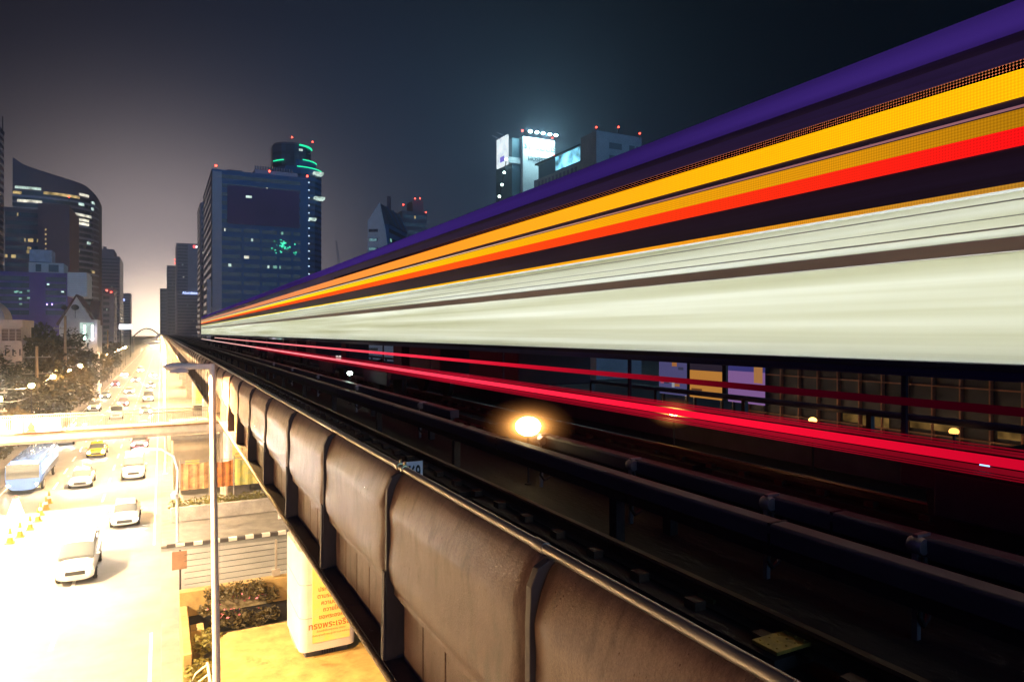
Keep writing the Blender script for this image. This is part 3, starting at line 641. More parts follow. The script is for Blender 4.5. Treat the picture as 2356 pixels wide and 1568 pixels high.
# ================================================================== light boxes round the pillars
m_boxwhite = mat('box_panel', (.72, .66, .62), .4, var=.12, scale=1.0)
m_poster = mat('poster_yellow', (.80, .66, .14), .5, var=.45, scale=3.5, col2=(.72, .76, .34))
m_ptext = mat('poster_ink', (.50, .13, .01), .6)
THAI = [('ประพฤติตน', .20), ('ตามรอยบาท', .20), ('ความดีให้', .20), ('ถวายให้', .20), ('ขอพระองค์', .20), ('ทรงพระเจริญ', .30)]
def light_box(py, label, full):
    x0, x1, z0, z1 = 4.4, 6.4, 1.75, 5.35
    t = thing('pillar_lightbox', (5.4, py, z0), label, 'light box', None if full else 'light boxes round the viaduct pillars')
    def rr(e):
        o = []
        for cx, cy, a0 in ((x1-.28, py+1.15-.28, 0), (x0+.28, py+1.15-.28, 90), (x0+.28, py-1.9+.28, 180), (x1-.28, py-1.9+.28, 270)):
            for k in range(6): a = R(a0+k*18); o.append((cx+(.28+e)*math.cos(a), cy+(.28+e)*math.sin(a)))
        return o
    MB().prism(rr(0), 'z', z0, z1).build('casing', m_boxwhite, t, smooth=True)
    MB().prism(rr(-.22), 'z', 1.47, z0).build('plinth', m_conc_dk, t)
    lv = MB()
    for k in range(6): lv.box(5.2+k*.09, 5.24+k*.09, py-1.72, py-1.66, 1.5, 1.72)
    lv.build('vent', m_dark, t)
    for s in (z0+1.2, z0+2.4): MB().prism(rr(.004), 'z', s, s+.012).build('joint_line', m_pave, t)
    ps = MB().box(4.83, 6.17, py-1.93, py-1.905, z0+.3, z1-.25).build('poster', m_poster, t)
    yT = py-1.94
    zz = z1-.25
    if full:
        z = 3.95
        for s, sz in THAI:
            tb = text_mb(s, sz*1.02, thick=.002, bold=.003); tb.xf(Matrix.Translation((5.5, yT, z)) @ FACE_Y); tb.build('lettering', m_ptext, ps)
            z -= sz*1.25 if sz < .3 else .3
            if s.startswith('ขอ'): z -= .05
        for k, s in enumerate(('ด้วยเกล้าด้วยกระหม่อม ขอเดชะ', 'ข้าพระพุทธเจ้า คณะผู้บริหารและพนักงาน')):
            tb = text_mb(s, .085, thick=.001); tb.xf(Matrix.Translation((5.5, yT, 2.45-.14*k)) @ FACE_Y); tb.build('lettering', m_ptext, ps)
    else:
        for k, (s, sz) in enumerate(THAI):
            tb = text_mb(s, sz*1.02, thick=.002, bold=.003); tb.xf(Matrix.Translation((5.5, yT, 3.95-k*.25)) @ FACE_Y); tb.build('lettering', m_ptext, ps)
        tri = MB().prism([(5.3, 4.45), (5.7, 4.45), (5.5, 4.95)], 'y', yT, yT+.004); tri.build('crest', m_ptext, ps)
    return t
light_box(27, 'nearest white light box round a viaduct pillar, with a yellow poster of Thai lettering', True)
light_box(58, 'second white light box with a yellow Thai poster, behind the tall white lamp', False)
light_box(89, 'third white light box with a yellow poster, just past the pedestrian bridge', False)
light_box(120, 'farthest white light box with a yellow poster, high beside the parapet edge', False)

# ================================================================== under the viaduct, near end
m_slab = mat('slab_concrete', (.42, .30, .10), .85, var=.45, scale=1.3, bump=.25, bscale=14, col2=(.26, .17, .05))
sl = thing('roof_slab', (5, 18, 0), 'flat yellowish concrete roof slab below the viaduct, its far corner cut off', 'roof slab')
MB().prism([(1.7, 5), (9.5, 5), (9.5, 28.9), (2.3, 28.9), (1.75, 28.0)], 'z', .2, 1.48).build('slab', m_slab, sl, bevel=.03)
hc = thing('planter_wall', (3, 33, 0), 'ochre planter wall with a concrete beam above a dark opening', 'planter wall')
m_ochre = mat('ochre_concrete', (.40, .27, .10), .85, var=.4, scale=1.6, bump=.2)
MB().box(.7, 9.5, 32.5, 33.0, .2, 2.05).build('beam', m_ochre, hc, bevel=.03)
MB().box(.7, 1.0, 27.5, 32.5, .0, 1.5).build('side_wall', m_ochre, hc, bevel=.03)
MB().box(1.0, 9.5, 32.35, 32.495, -.0, 1.0).build('opening', m_dark, hc)  # solid near-black slab standing in for the shade of an opening
MB().box(1.05, 1.55, 30.2, 30.9, .1, 1.25).build('block', m_ochre, hc, bevel=.02)
MB().box(2.0, 4.2, 32.3, 32.49, 1.05, 1.75).build('sunk_panel', mat('panel_grey', (.24, .2, .12), .8, var=.5, scale=4), hc, bevel=.02)
fn = thing('railing', (5, 33.2, 2.05), 'wire railing on the planter wall with a single thick post', 'railing')
wm = MB()
for k in range(6): wm.tube([(.9, 32.9, 2.25+.26*k), (9.4, 32.9, 2.25+.26*k)], .012, 6)
wm.build('wire', m_steel_dk, fn)
for xx in (4.7, 8.8): MB().box(xx-.05, xx+.05, 32.85, 32.95, 2.05, 3.7).box(xx-.18, xx+.18, 32.8, 32.99, 2.05, 2.35).build('post', m_conc_lt, fn, bevel=.02)
# curved ladder cage
lc = thing('ladder_cage', (.9, 23.5, 0), 'white curved tubular ladder cage at the foot of the tall white lamp', 'ladder cage')
m_tubew = mat('white_tube', (.72, .66, .55), .45)
for k, yy in enumerate((22.2, 22.9, 23.6, 24.3)):
    MB().tube([(.62, yy, .2), (.60, yy, 1.0), (.72, yy, 1.7), (1.0, yy, 2.2), (1.35, yy, 2.42)], .032, 8).build('bar', m_tubew, lc, smooth=True)
for zz, xx in ((.6, .60), (1.45, .66), (2.42, 1.35)):
    MB().tube([(xx, 22.1, zz), (xx, 24.4, zz)], .045, 8).build('hoop', m_tubew, lc, smooth=True)

# leaves: many small faces spread through a volume
rnd = random.Random(7)
def leaves(name, clumps, n, size, m, parent=None, seed=1, local=False, flat=.6):
    rg = random.Random(seed); mb = MB()
    tot = sum(c[3]**2 for c in clumps)
    for cx_, cy_, cz_, cr in clumps:
        for _ in range(int(n*cr*cr/tot)):
            u = Vector((rg.gauss(0, 1), rg.gauss(0, 1), rg.gauss(0, 1))).normalized()*cr*(rg.random()**.38)
            c = Vector((cx_+u.x, cy_+u.y, cz_+u.z*.8)); s = size*rg.uniform(.5, 1.3)
            a = Vector((rg.gauss(0, 1), rg.gauss(0, 1), rg.gauss(0, .6))).normalized(); b = a.cross(Vector((rg.gauss(0, 1), rg.gauss(0, 1), rg.gauss(0, 1)))).normalized()
            mb.add([c-a*s, c+b*s*.42, c+a*s, c-b*s*.42], [(0, 1, 2, 3)])
    return mb.build(name, m, parent, local=local)
m_leaf = mat('leaf_green', (.062, .050, .018), .6, var=.5, scale=1.2)
m_leaf_b = mat('leaf_olive', (.095, .068, .020), .6, var=.5, scale=1.5)
m_leaf_y = mat('leaf_yellow', (.20, .17, .03), .6, var=.45, scale=2)
m_bark = mat('bark', (.11, .08, .055), .9, var=.5, scale=6, bump=.5, bscale=12)
m_flower = mat('pink_petal', (.7, .16, .28), .6)
vn = thing('hanging_plant', (3, 32.3, 1.9), 'leafy creeper with pink flowers hanging over the planter wall panel', 'plant')
leaves('foliage', [(2.1, 32.2, 1.9, .5), (2.9, 32.15, 1.95, .5), (3.7, 32.2, 1.9, .5), (4.3, 32.2, 1.5, .45), (2.3, 32.1, .8, .5), (3.0, 32.1, .7, .55), (3.8, 32.1, .6, .5), (4.4, 32.1, .7, .4), (1.7, 32.1, 1.3, .35)], 2600, .085, m_leaf_b, vn, 3)
leaves('blossom', [(2.4, 31.9, 1.2, .7), (3.4, 31.9, 1.5, .8)], 50, .07, m_flower, vn, 4)
vn = thing('hanging_plant', (7, 32.3, 1.9), 'bushy creeper hanging by the left side of the nearest light box', 'plant')
leaves('foliage', [(5.9, 32.2, 1.9, .55), (6.4, 32.1, 1.4, .5), (5.8, 32.1, .7, .45), (6.8, 32.2, 1.8, .6)], 1500, .085, m_leaf_b, vn, 5)
sh = thing('shrub', (1.4, 26, .2), 'yellow-green shrub with pink flowers inside the ladder cage', 'shrub')
leaves('foliage', [(1.3, 23.0, .7, .55), (1.35, 24.2, .8, .6), (1.3, 25.6, .7, .5), (1.3, 27.0, 1.0, .6), (1.6, 29, 1.2, .6)], 1900, .1, m_leaf_y, sh, 6)
leaves('blossom', [(1.2, 25.2, 1.1, .35)], 22, .07, m_flower, sh, 8)
# sign on a post, seen from behind
ps_ = at_z(440, 1395, .13)
st = thing('road_sign', (ps_.x, ps_.y, 0), 'brown square back of a road sign on a post beside the median edge', 'road sign')
MB().tube([(.75, 33.6, .1), (.75, 33.6, 3.6)], .04, 8).build('post', m_steel_dk, st); MB().box(.42, 1.02, 33.55, 33.57, 2.75, 3.55).build('plate', mat('sign_back', (.28, .16, .10), .7, var=.2, scale=4), st)
# small arched lamp clamped to the tall pole
al = thing('arched_lamp', (.6, 40, 0), 'white pipe lamp post with an arched top beside the turning lane', 'street lamp')
MB().tube([(.9, 47.6, .13), (.88, 47.6, 3.2), (.95, 47.6, 4.6), (.7, 47.6, 5.5), (.0, 47.6, 6.0), (-.9, 47.6, 6.1)], .07, 10).build('pole', m_lampwhite, al, smooth=True)
MB().ball((-1.2, 47.6, 6.02), .2, 12, 8, (1.8, .8, .6)).build('lamp_head', emit('white_lamp', (1, .95, .85), 900), al, smooth=True)
MB().lathe([(.0, 0), (.2, .0), (.24, .25), (.1, .4), (.0, .4)], (.75, 47.5, 2.9), 10).build('floodlight', m_lampwhite, al)
# island beyond the turning lane
ik = thing('island_kerb', (5, 47, 0), 'kerb painted in black and white blocks at the turning lane', 'kerb')
for k in range(22):
    x = .3+k*.5; yk = 47.0-.6*math.exp(-((x-.3)/1.2)) - .0
    MB().box(x, x+.498, 46.6+(.5*math.exp(-(x-.3)/1.5)), 46.95, 0, .2).build('block', mat('kerb_white', (.7, .66, .6), .7) if k % 2 else mat('kerb_black', (.06, .05, .05), .7), ik)
iw = MB().box(.6, 10.2, 52.5, 52.9, .13, 1.1)
tag(iw.build('low_wall', m_conc_lt, bevel=.03), 'low plain concrete wall in front of the painted banners under the viaduct', 'low wall')
hd = leaves('hedge', [(1+i*.9, 53.4, 1.1, .6) for i in range(11)], 2600, .11, m_leaf_y, None, 12)
tag(hd, 'clipped yellow-green hedge behind the low concrete wall', 'hedge')
m_ban = [mat('banner_sand', (.55, .36, .14), .8, var=.5, scale=1.5, col2=(.3, .1, .04)), mat('banner_orange', (.60, .20, .03), .8, var=.7, scale=1.8, col2=(.16, .04, .02)), mat('banner_gold', (.60, .45, .06), .8, var=.6, scale=1.6, col2=(.30, .34, .16)), mat('banner_rust', (.55, .14, .02), .8, var=.8, scale=2.0, col2=(.10, .03, .02))]
bl = ['leftmost faded sand coloured banner on the fence under the viaduct', 'brown and orange banner just right of the tall lamp pole', 'golden yellow banner between two orange banners', 'dark orange banner nearest the parapet, under the viaduct']
bx = [1.2, 3.1, 4.75, 7.0, 9.0]
for k in range(4):
    g = MB(); rows = []
    for j in range(2):
        rows.append([(bx[k]+.06+(bx[k+1]-bx[k]-.12)*i/12, 53.9+.05*math.sin(i*1.7+k), 2.0+1.9*j-.12*math.sin(math.pi*i/12)*j) for i in range(13)])
    g.grid(rows); o = g.build('banner', m_ban[k]); o.modifiers.new('thickness', 'SOLIDIFY').thickness = .01
    tag(o, bl[k], 'banner', 'banners under the viaduct')
fp = thing('banner_fence', (5, 54, 0), 'thin posts and rails that carry the banners under the viaduct', 'fence')
for xx in bx: MB().tube([(xx, 54, .1), (xx, 54, 4.2)], .035, 8).build('post', m_conc_lt, fp)
MB().tube([(1.2, 54, 3.95), (9, 54, 3.95)], .02, 6).build('rail', m_conc_lt, fp)
cb = thing('kiosk_building', (4, 70, 0), 'low cream utility building with a door under the viaduct', 'building')
MB().box(.9, 9.6, 64, 76, .1, 4.2).build('wall', mat('cream_wall', (.55, .45, .32), .8, var=.2, scale=.8), cb)
MB().box(.7, 9.8, 63.7, 76.3, 4.2, 4.6).build('roof', m_conc_lt, cb); MB().box(5.2, 6.4, 63.95, 63.99, .1, 2.6).build('door', m_ochre, cb); MB().box(1.8, 2.9, 63.95, 63.99, 1.2, 2.4).build('window', m_poster, cb)
wp = MB().box(7.2, 8.6, 49.5, 49.55, .3, 1.5); tag(wp.build('white_board', m_boxwhite), 'small blank white board standing before the low wall', 'board')

# ================================================================== towers
def tower(name, label, group, x0, x1, y0, y1, ztop, floors, m_wall, m_band, zbase=6.0, frac=.5, margin=.06, side=None, lit=(), m_lit=None, cat='building', mull=True):
    """block with a ribbon window per storey on the face towards the viewer and on the face towards the avenue; lit = (storey, u0, u1)"""
    t = thing(name, ((x0+x1)/2, (y0+y1)/2, 0), label, cat, group)
    MB().box(x0, x1, y0, y1, 0, ztop).build('wall', m_wall, t)
    fh = (ztop-zbase)/floors; W = x1-x0; D = y1-y0
    sx = x1 if x1 < 0 else x0; o = .12 if x1 < 0 else -.12
    for k in range(floors):
        z0 = zbase+k*fh+fh*(1-frac)*.5; z1 = z0+fh*frac
        b = MB().box(x0+W*margin, x1-W*margin, y0-.12, y0, z0, z1)
        b.build('window_band', m_band, t)
        if side is not False: MB().box(min(sx, sx+o), max(sx, sx+o), y0+D*margin, y1-D*margin, z0, z1).build('window_band', m_band, t)
    rr = random.Random(int(abs(x0)*7+y0)); lit = list(lit)
    for k in range(floors):
        if rr.random() < .42:
            u = rr.uniform(margin+.03, .88); lit.append((k, u, u+rr.choice((.015, .02, .03, .05))))
    for k, u0, u1 in lit:
        z0 = zbase+k*fh+fh*(1-frac)*.5+fh*frac*.1; z1 = z0+fh*frac*.75
        MB().box(x0+W*u0, x0+W*u1, y0-.2, y0-.13, z0, z1).build('lit_window', m_lit or m_win[(k*7+int(u0*50)) % len(m_win)], t)
    MB().box(x0-.15, x1+.15, y0-.15, y1+.15, ztop, ztop+.9).build('roof_parapet', m_wall, t)
    return t
m_win = [emit_mottled('lit_room_cool', (.72, .95, .85), 1.5, .35, .25), emit_mottled('lit_room_warm', (1.0, .72, .30), 1.1, .4, .2), emit_mottled('lit_room_white', (1, .96, .78), 1.7, .3, .25), emit_mottled('lit_room_green', (.40, .95, .75), .9, .5, .15)]
def warn(t, pts, r=.55):
    r = r*.62
    for p in pts:
        m = MB().tube([(p[0], p[1], p[2]-1.6), (p[0], p[1], p[2])], .12, 6).build('lamp_mast', m_steel_dk, t)
        MB().ball((p[0], p[1], p[2]+r*.7), r, 8, 6).build('warning_light', m_redled, m)
def px_x(px, Y): return at_y(px, 765, Y).x
def px_z(px, py, Y): return at_y(px, py, Y).z
g_blue = facade_glass('blue_glass', (.035, .05, .10), 1.8)
g_dark = facade_glass('dark_glass', (.03, .03, .045), 2.0)
g_grey = facade_glass('grey_glass', (.06, .065, .09), 1.6)
w_blue = mat('blue_grey_cladding', (.018, .105, .30), .5, var=.2, scale=.15)
w_mauve = mat('mauve_cladding', (.25, .23, .32), .6, var=.2, scale=.2)
w_pale = mat('pale_cladding', (.36, .38, .50), .6, var=.12, scale=.2)
w_brown = mat('brown_render', (.15, .115, .16), .7, var=.2, scale=.15)
w_purple = mat('violet_wall', (.13, .075, .32), .7, var=.18, scale=.3)
w_white = mat('white_render', (.62, .60, .62), .7, var=.15, scale=.6)
w_concrete = mat('tower_concrete', (.26, .28, .33), .75, var=.25, scale=.2)

# the broad tower with the unlit hoarding
Y = 317; x0, x1 = px_x(488, Y), px_x(709, Y); zt = px_z(600, 404, Y)
A = tower('office_tower', 'broad blue glass office tower with a huge dark purple hoarding on its front', None, x0, x1, Y, Y+68, zt, 19, w_blue, g_dark, 10, .42, .085, lit=[(8, .62, .70), (8, .16, .19), (3, .18, .22), (12, .12, .13), (5, .74, .77)])
m_hoard = mat('purple_hoarding', (.085, .035, .16), .6, var=.25, scale=.08)
hx0, hx1, hz0, hz1 = px_x(523, Y), px_x(688, Y), px_z(600, 519, Y), px_z(600, 433, Y)
MB().box(hx0, hx1, Y-.7, Y-.2, hz0, hz1).build('hoarding', m_hoard, A)
MB().box(x0+.1, px_x(510, Y), Y-.35, Y-.001, 6, zt).build('pale_pier', w_pale, A)
for px_ in (558, 600, 640, 672): MB().box(px_x(px_, Y)-.5, px_x(px_, Y)+.5, Y-.28, Y-.13, 10, hz0).build('pier', w_blue, A)
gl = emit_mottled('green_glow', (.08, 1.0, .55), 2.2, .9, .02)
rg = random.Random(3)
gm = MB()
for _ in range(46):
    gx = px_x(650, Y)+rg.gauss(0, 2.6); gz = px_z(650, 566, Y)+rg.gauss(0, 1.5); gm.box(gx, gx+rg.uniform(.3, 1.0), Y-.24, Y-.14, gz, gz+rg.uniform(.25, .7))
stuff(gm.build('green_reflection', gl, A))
MB().box(px_x(572, Y)-1.2, px_x(572, Y)+1.2, Y-.9, Y-.72, px_z(572, 456, Y), px_z(572, 451, Y)).build('lit_window', m_win[0], A)
for px_ in (540, 555, 583, 690, 700): pass
rt = MB().box(px_x(590, Y), px_x(690, Y), Y+6, Y+30, zt, zt+4.0); rt.build('roof_plant', w_pale, A)
fins = MB()
for k in range(15): fins.tube([(px_x(592, Y)+k*1.1, Y+5.7, zt+4.0), (px_x(592, Y)+k*1.1, Y+5.7, zt+5.4)], .4, 8)
fins.build('cooling_unit', w_concrete, A)
MB().box(px_x(525, Y), px_x(560, Y), Y+4, Y+16, zt, zt+2.2).build('roof_plant', w_brown, A)
warn(A, [(px_x(497, Y), Y, zt+2), (px_x(620, Y), Y, zt+2), (px_x(707, Y), Y, zt+1.5)], .75)
for k in range(4):
    a = (515, 600, 640, 680)[k]; b = (547, 625, 672, 705)[k]
    MB().box(px_x(a, Y), px_x(b, Y), Y-.3, Y-.13, px_z(a, 752, Y), px_z(a, 712, Y)).build('lit_window', emit_mottled('lobby_light', (.9, 1, .85), 1.6, .3, .3), A)
for k in range(13):
    MB().ball((x1+.3, Y-.3, px_z(709, 420+k*17.5, Y)), .28, 8, 5).build('edge_lamp', emit('edge_lamp', (.6, .8, 1), 2.2), A)
MB().box(px_x(592, Y-4), px_x(610, Y-4), Y-4.4, Y-4, px_z(600, 722, Y-4), px_z(600, 704, Y-4)).box(px_x(600, Y-4), px_x(602, Y-4), Y-4.3, Y-4.1, 0, px_z(600, 722, Y-4)).build('violet_sign', emit('violet_sign', (.45, .2, 1.0), 2.5), None).name = 'lit_sign'
o = bpy.data.objects['lit_sign']; tag(o, 'small violet lit sign on a mast before the blue office tower', 'sign')

# the green-edged stepped tower behind it
Y = 430; B = thing('stepped_tower', (px_x(690, Y), Y+15, 0), 'tallest dark round tower with green neon lines round its stepped crown', 'building')
bcx = (px_x(632, Y)+px_x(750, Y))/2; brad = (px_x(750, Y)-px_x(632, Y))/2
def octo(cx, cy, r, n=10, sq=1.0): return [(cx+r*math.cos(2*math.pi*(k+.5)/n), cy+sq*r*math.sin(2*math.pi*(k+.5)/n)) for k in range(n)]
bz = [px_z(690, 330, Y), px_z(690, 364, Y), px_z(690, 383, Y)]
tcx = px_x(679, Y); trad = (px_x(727, Y)-px_x(632, Y))/2
m_neon = emit('green_neon', (.02, 1.0, .45), 1.6)
MB().prism(octo(bcx, Y+brad, brad), 'z', 0, bz[2]).build('wall', w_blue, B)
MB().prism(octo(px_x(690, Y), Y+brad, brad*.82), 'z', bz[2], bz[1]).build('setback', w_blue, B)
MB().prism(octo(tcx, Y+brad, trad), 'z', bz[1]-4, bz[0]).build('crown', g_blue, B)
MB().prism(octo(tcx, Y+brad, trad*.9), 'z', bz[0], bz[0]+1.5).build('roof', w_brown, B)
for k in range(30):
    z = 8+k*(bz[2]-10)/30
    MB().prism(octo(bcx, Y+brad, brad+.15), 'z', z, z+1.5).build('window_band', g_blue, B)
def neon_arc(cx, r, z, a0, a1, th=.35):
    pts = [(cx+(r+.3)*math.cos(R(a)), Y+brad+(r+.3)*math.sin(R(a)), z) for a in range(a0, a1+1, 8)]
    MB().tube(pts, th, 6).build('neon_line', m_neon, B)
neon_arc(tcx, trad, bz[0], 285, 350, .55); neon_arc(px_x(690, Y), brad*.82, bz[1], 280, 350); neon_arc(bcx, brad, bz[2], 262, 350); neon_arc(bcx, brad, bz[1]-1.2, 200, 232); neon_arc(px_x(690, Y), brad*.82, bz[1]-6, 235, 255)
for (pa, pb, py) in ((672, 700, 338), (722, 745, 397), (724, 748, 454), (712, 728, 503)):
    MB().box(px_x(pa, Y-1), px_x(pb, Y-1), Y+(1 if py > 350 else 6)-2, Y+6, px_z(pa, py+3, Y), px_z(pa, py-2, Y)).build('lit_window', m_win[0], B)
warn(B, [(px_x(665, Y+brad), Y+brad-trad*.9, bz[0]+4), (px_x(712, Y+brad), Y+brad-trad*.8, bz[0]+3)], .8)

# residential tower and the ones along the right of the avenue
Y = 470
T = tower('apartment_tower', 'slim dark apartment tower with balconies squeezed beside the blue office tower', None, px_x(461, Y), px_x(489, Y), Y, Y+40, px_z(475, 470, Y), 24, w_mauve, g_grey, 8, .5, .1, lit=[(20, .3, .6), (12, .5, .6), (9, .2, .3), (17, .6, .7)])
MB().prism([(px_x(464, Y), px_z(470, 470, Y)), (px_x(489, Y), px_z(470, 470, Y)), (px_x(489, Y), px_z(470, 443, Y)), (px_x(472, Y), px_z(470, 447, Y))], 'y', Y, Y+30).build('roof_cap', w_mauve, T)
Y = 300
st_ = MB().box(px_x(476, Y), px_x(485, Y), Y, Y+3, 0, px_z(480, 642, Y)); tag(st_.build('pylon', w_pale), 'narrow pale vertical pylon at the foot of the blue office tower', 'pylon')
Y = 720; x0, x1 = px_x(406, Y), px_x(460, Y)
HT = tower('hotel_tower', 'hotel tower with a small white neon name sign Aberdeen low on its front', None, x0, x1, Y, Y+60, px_z(430, 562, Y), 30, w_mauve, g_grey, 8, .45, .05)
MB().box(px_x(432, Y), x1, Y-.5, Y, px_z(440, 680, Y), px_z(430, 562, Y)).build('plain_bay', w_pale, HT)
tb = text_mb('Aberdeen', 3.3, thick=.1, bold=.03); tb.xf(Matrix.Translation((px_x(437, Y), Y-1.2, px_z(440, 674, Y))) @ FACE_Y); tb.build('neon_lettering', emit('blue_white_neon', (.45, .55, 1.0), 4.0), HT)
MB().box(px_x(444, Y), px_x(450, Y), Y-1, Y-.5, px_z(440, 570, Y), px_z(440, 564, Y)).build('red_sign', emit('red_sign', (1, .1, .1), 3), HT)
MB().box(px_x(450, Y), px_x(458, Y), Y-1, Y-.5, px_z(440, 570, Y), px_z(440, 565, Y)).build('white_sign', emit('white_sign', (1, .95, .95), 3), HT)
Y = 880
T = tower('office_tower', 'pale hazy block at the right of the avenue with red lights above it', None, px_x(384, Y), px_x(405, Y), Y, Y+40, px_z(390, 612, Y), 22, w_mauve, g_grey, 8, .45, .08)
warn(T, [(px_x(402, Y), Y, px_z(402, 598, Y)), (px_x(402, Y), Y, px_z(402, 606, Y))], 1.0)
Y = 1000
tower('office_tower', 'farthest faint block right of the avenue, almost lost in the haze', None, px_x(368, Y), px_x(386, Y), Y, Y+40, px_z(375, 665, Y), 14, w_mauve, g_grey, 8, .45, .08)

# pointed building with the sail-shaped front
Y = 306
C0 = Vector((px_x(846, Y), Y, 0)); cz = px_z(850, 508, Y); cp = px_z(872, 466, Y-3)
CB = thing('gabled_tower', (C0.x, C0.y, 0), 'white sail-fronted building with a sharp gable and a dark roof, right of the tallest tower', 'building'); CB.rotation_euler = (0, 0, R(-34))
Wd, Dp = 11.9, 31
edge = [(Wd, 0), (Wd*.98, cp*.25), (Wd*.92, cp*.45), (Wd*.82, cp*.65), (Wd*.68, cp*.83), (Wd*.46, cp)]
front = MB().prism([(0, 0)]+edge+[(0, cz)], 'y', 0, 1.0).build('front_wall', mat('sail_white', (.78, .82, .88), .6, var=.12, scale=.4), CB, local=True)
MB().box(.4, Wd*.80, 1.0, Dp, 0, cz-1.5).build('wall', w_blue, CB, local=True)
MB().prism([(.2, cz-1.4), (Wd*.86, cz-1.4), (Wd*.50, cp-.4)], 'y', 1.05, Dp).build('roof', mat('roof_slate', (.05, .06, .11), .6), CB, local=True)
for k in range(3): MB().prism([(.2, cz-1.2), (Wd*.88, cz-1.2), (Wd*.50, cp+.3)], 'y', 10+k*9.8, 10.8+k*9.8).build('roof_ridge', w_blue, CB, local=True)
MB().box(Wd*.42, Wd*.55, 13, 14.4, cp-2, cp+5.5).build('chimney', w_brown, CB, local=True)
for k in range(14):
    z = 5+k*(cz-6)/14
    MB().box(.5, Wd*.40, -.1, 0, z, z+1.3).build('window_band', g_grey, front, local=True)
    MB().box(Wd*.80, Wd*.80+.1, 1.4, Dp-.5, z, z+1.7).build('window_band', g_dark, CB, local=True)
for k, a_, b_ in ((12, 3, 5), (12, 21, 23), (10, 9, 18), (9, 9, 16), (9, 18, 19), (8, 4, 9), (8, 13, 17), (7, 9, 14), (11, 9, 12), (9, 24, 29)):
    z = 5+k*(cz-6)/14
    MB().box(Wd*.80+.11, Wd*.80+.2, a_, b_, z+.1, z+1.5).build('lit_window', m_win[(k+a_) % 4], CB, local=True)
for k in range(3): MB().box(.6, Wd*.35, -.14, -.11, 5+(10+k)*(cz-6)/14, 6.2+(10+k)*(cz-6)/14).build('lit_window', emit_mottled('lit_room_teal', (.4, .8, .9), .5, 1.2, .2), front, local=True)
Y = 420
T = tower('unfinished_tower', 'reddish unfinished tower with red lights behind the gabled building', None, px_x(925, Y), px_x(982, Y), Y, Y+20, px_z(950, 490, Y), 16, w_brown, g_dark, 10, .5, .06)
MB().box(px_x(952, Y), px_x(976, Y), Y+2, Y+14, px_z(950, 490, Y), px_z(950, 460, Y)).build('core', w_brown, T)
warn(T, [(px_x(928, Y), Y, px_z(950, 474, Y)), (px_x(966, Y), Y, px_z(950, 456, Y)), (px_x(980, Y), Y, px_z(950, 487, Y)), (px_x(955, Y), Y, px_z(955, 458, Y))], .75)

# tower cranes
def crane(px_, Y, py0, py1, lean, label):
    x = px_x(px_, Y); z1 = px_z(px_, py0, Y)
    t = thing('tower_crane', (x, Y, 0), label, 'crane')
    MB().box(x-.5, x+.5, Y-.5, Y+.5, 0, px_z(px_, py1, Y)).build('mast', w_concrete, t)
    b = MB(); p = Vector((x, Y, px_z(px_, py1, Y))); q = Vector((x-lean, Y, z1))
    for s in (-.5, .5): b.tube([p+Vector((s, 0, 0)), q+Vector((s*.4, 0, 0))], .12, 5)
    for k in range(14):
        a0 = p.lerp(q, k/14); a1 = p.lerp(q, (k+1)/14); sg_ = .5 if k % 2 else -.5
        b.tube([a0+Vector((sg_, 0, 0)), a1-Vector((sg_, 0, 0))], .09, 5)
    b.build('jib', w_pale, t); return t
crane(782, 330, 553, 620, 1.8, 'pale crane jib leaning up left of the gabled white building')
lt = thing('light_mast', (px_x(1165, 185), 185, 0), 'leaning crane jib strung with greenish white lamps left of the lit hospital sign', 'crane')
pts = [(1165, 367), (1160, 397), (1155, 425), (1149, 452), (1144, 478), (1138, 510)]
P3 = [at_y(a, b, 185) for a, b in pts]
MB().tube([P3[-1]-Vector((2, 0, 10)), P3[0]], .12, 6).build('jib', m_steel_dk, lt)
MB().tube([(P3[-1].x-2, 185, 0), P3[-1]-Vector((2, 0, 10))], .3, 6).build('mast', m_steel_dk, lt)
for p in P3: MB().ball((p.x, p.y, p.z), .38, 10, 6).build('lamp', emit('greenish_lamp', (.75, 1, .9), 14), lt)

# hospital sign tower
Y = 205; x0, x1 = px_x(1203, Y), px_x(1276, Y); zt = px_z(1240, 319, Y)
D = thing('hospital_tower', ((x0+x1)/2, Y+6, 0), 'floodlit white hospital sign tower with a bright screen on its left flank', 'building')
m_signwall = mat('sign_wall', (.70, .74, .73), .7, var=.1, scale=.3)
MB().box(x0, x1, Y, Y+12, 0, zt).build('wall', m_signwall, D)
xs0 = px_x(1183, Y); zs = px_z(1190, 378, Y)
MB().box(xs0, x0-.05, Y+1.5, Y+14, 0, zt-.5).build('stair_core', mat('core_teal', (.05, .12, .16), .6), D)
for s, size, pz in (('ST. LOUIS', 2.9, 348), ('HOSPITAL', 2.1, 376)):
    tb = text_mb(s, size, thick=.08, bold=.02); tb.xf(Matrix.Translation(((x0+x1)/2+.4, Y-.12, px_z(1240, pz-8, Y))) @ FACE_Y)
    tb.build('lettering', mat('sign_grey', (.12, .15, .16), .6), D)
scr = MB().box(xs0-2.0, xs0-1.4, Y+1.4, Y+9.5, px_z(1180, 376, Y), zt+.3); sc_ = scr.build('screen', emit_mottled('screen_white', (.85, .95, 1), 1.3, .3, .7), D)
MB().box(xs0-2.12, xs0-2.01, Y+3.5, Y+6.5, px_z(1180, 366, Y), px_z(1180, 354, Y)).build('picture', emit('screen_blue', (.25, .2, .9), .8), sc_)
MB().box(xs0-1.4, x0, Y+1.2, Y+9.5, px_z(1180, 376, Y)+.5, px_z(1180, 376, Y)+2.5).build('screen_bracket', m_signwall, D)
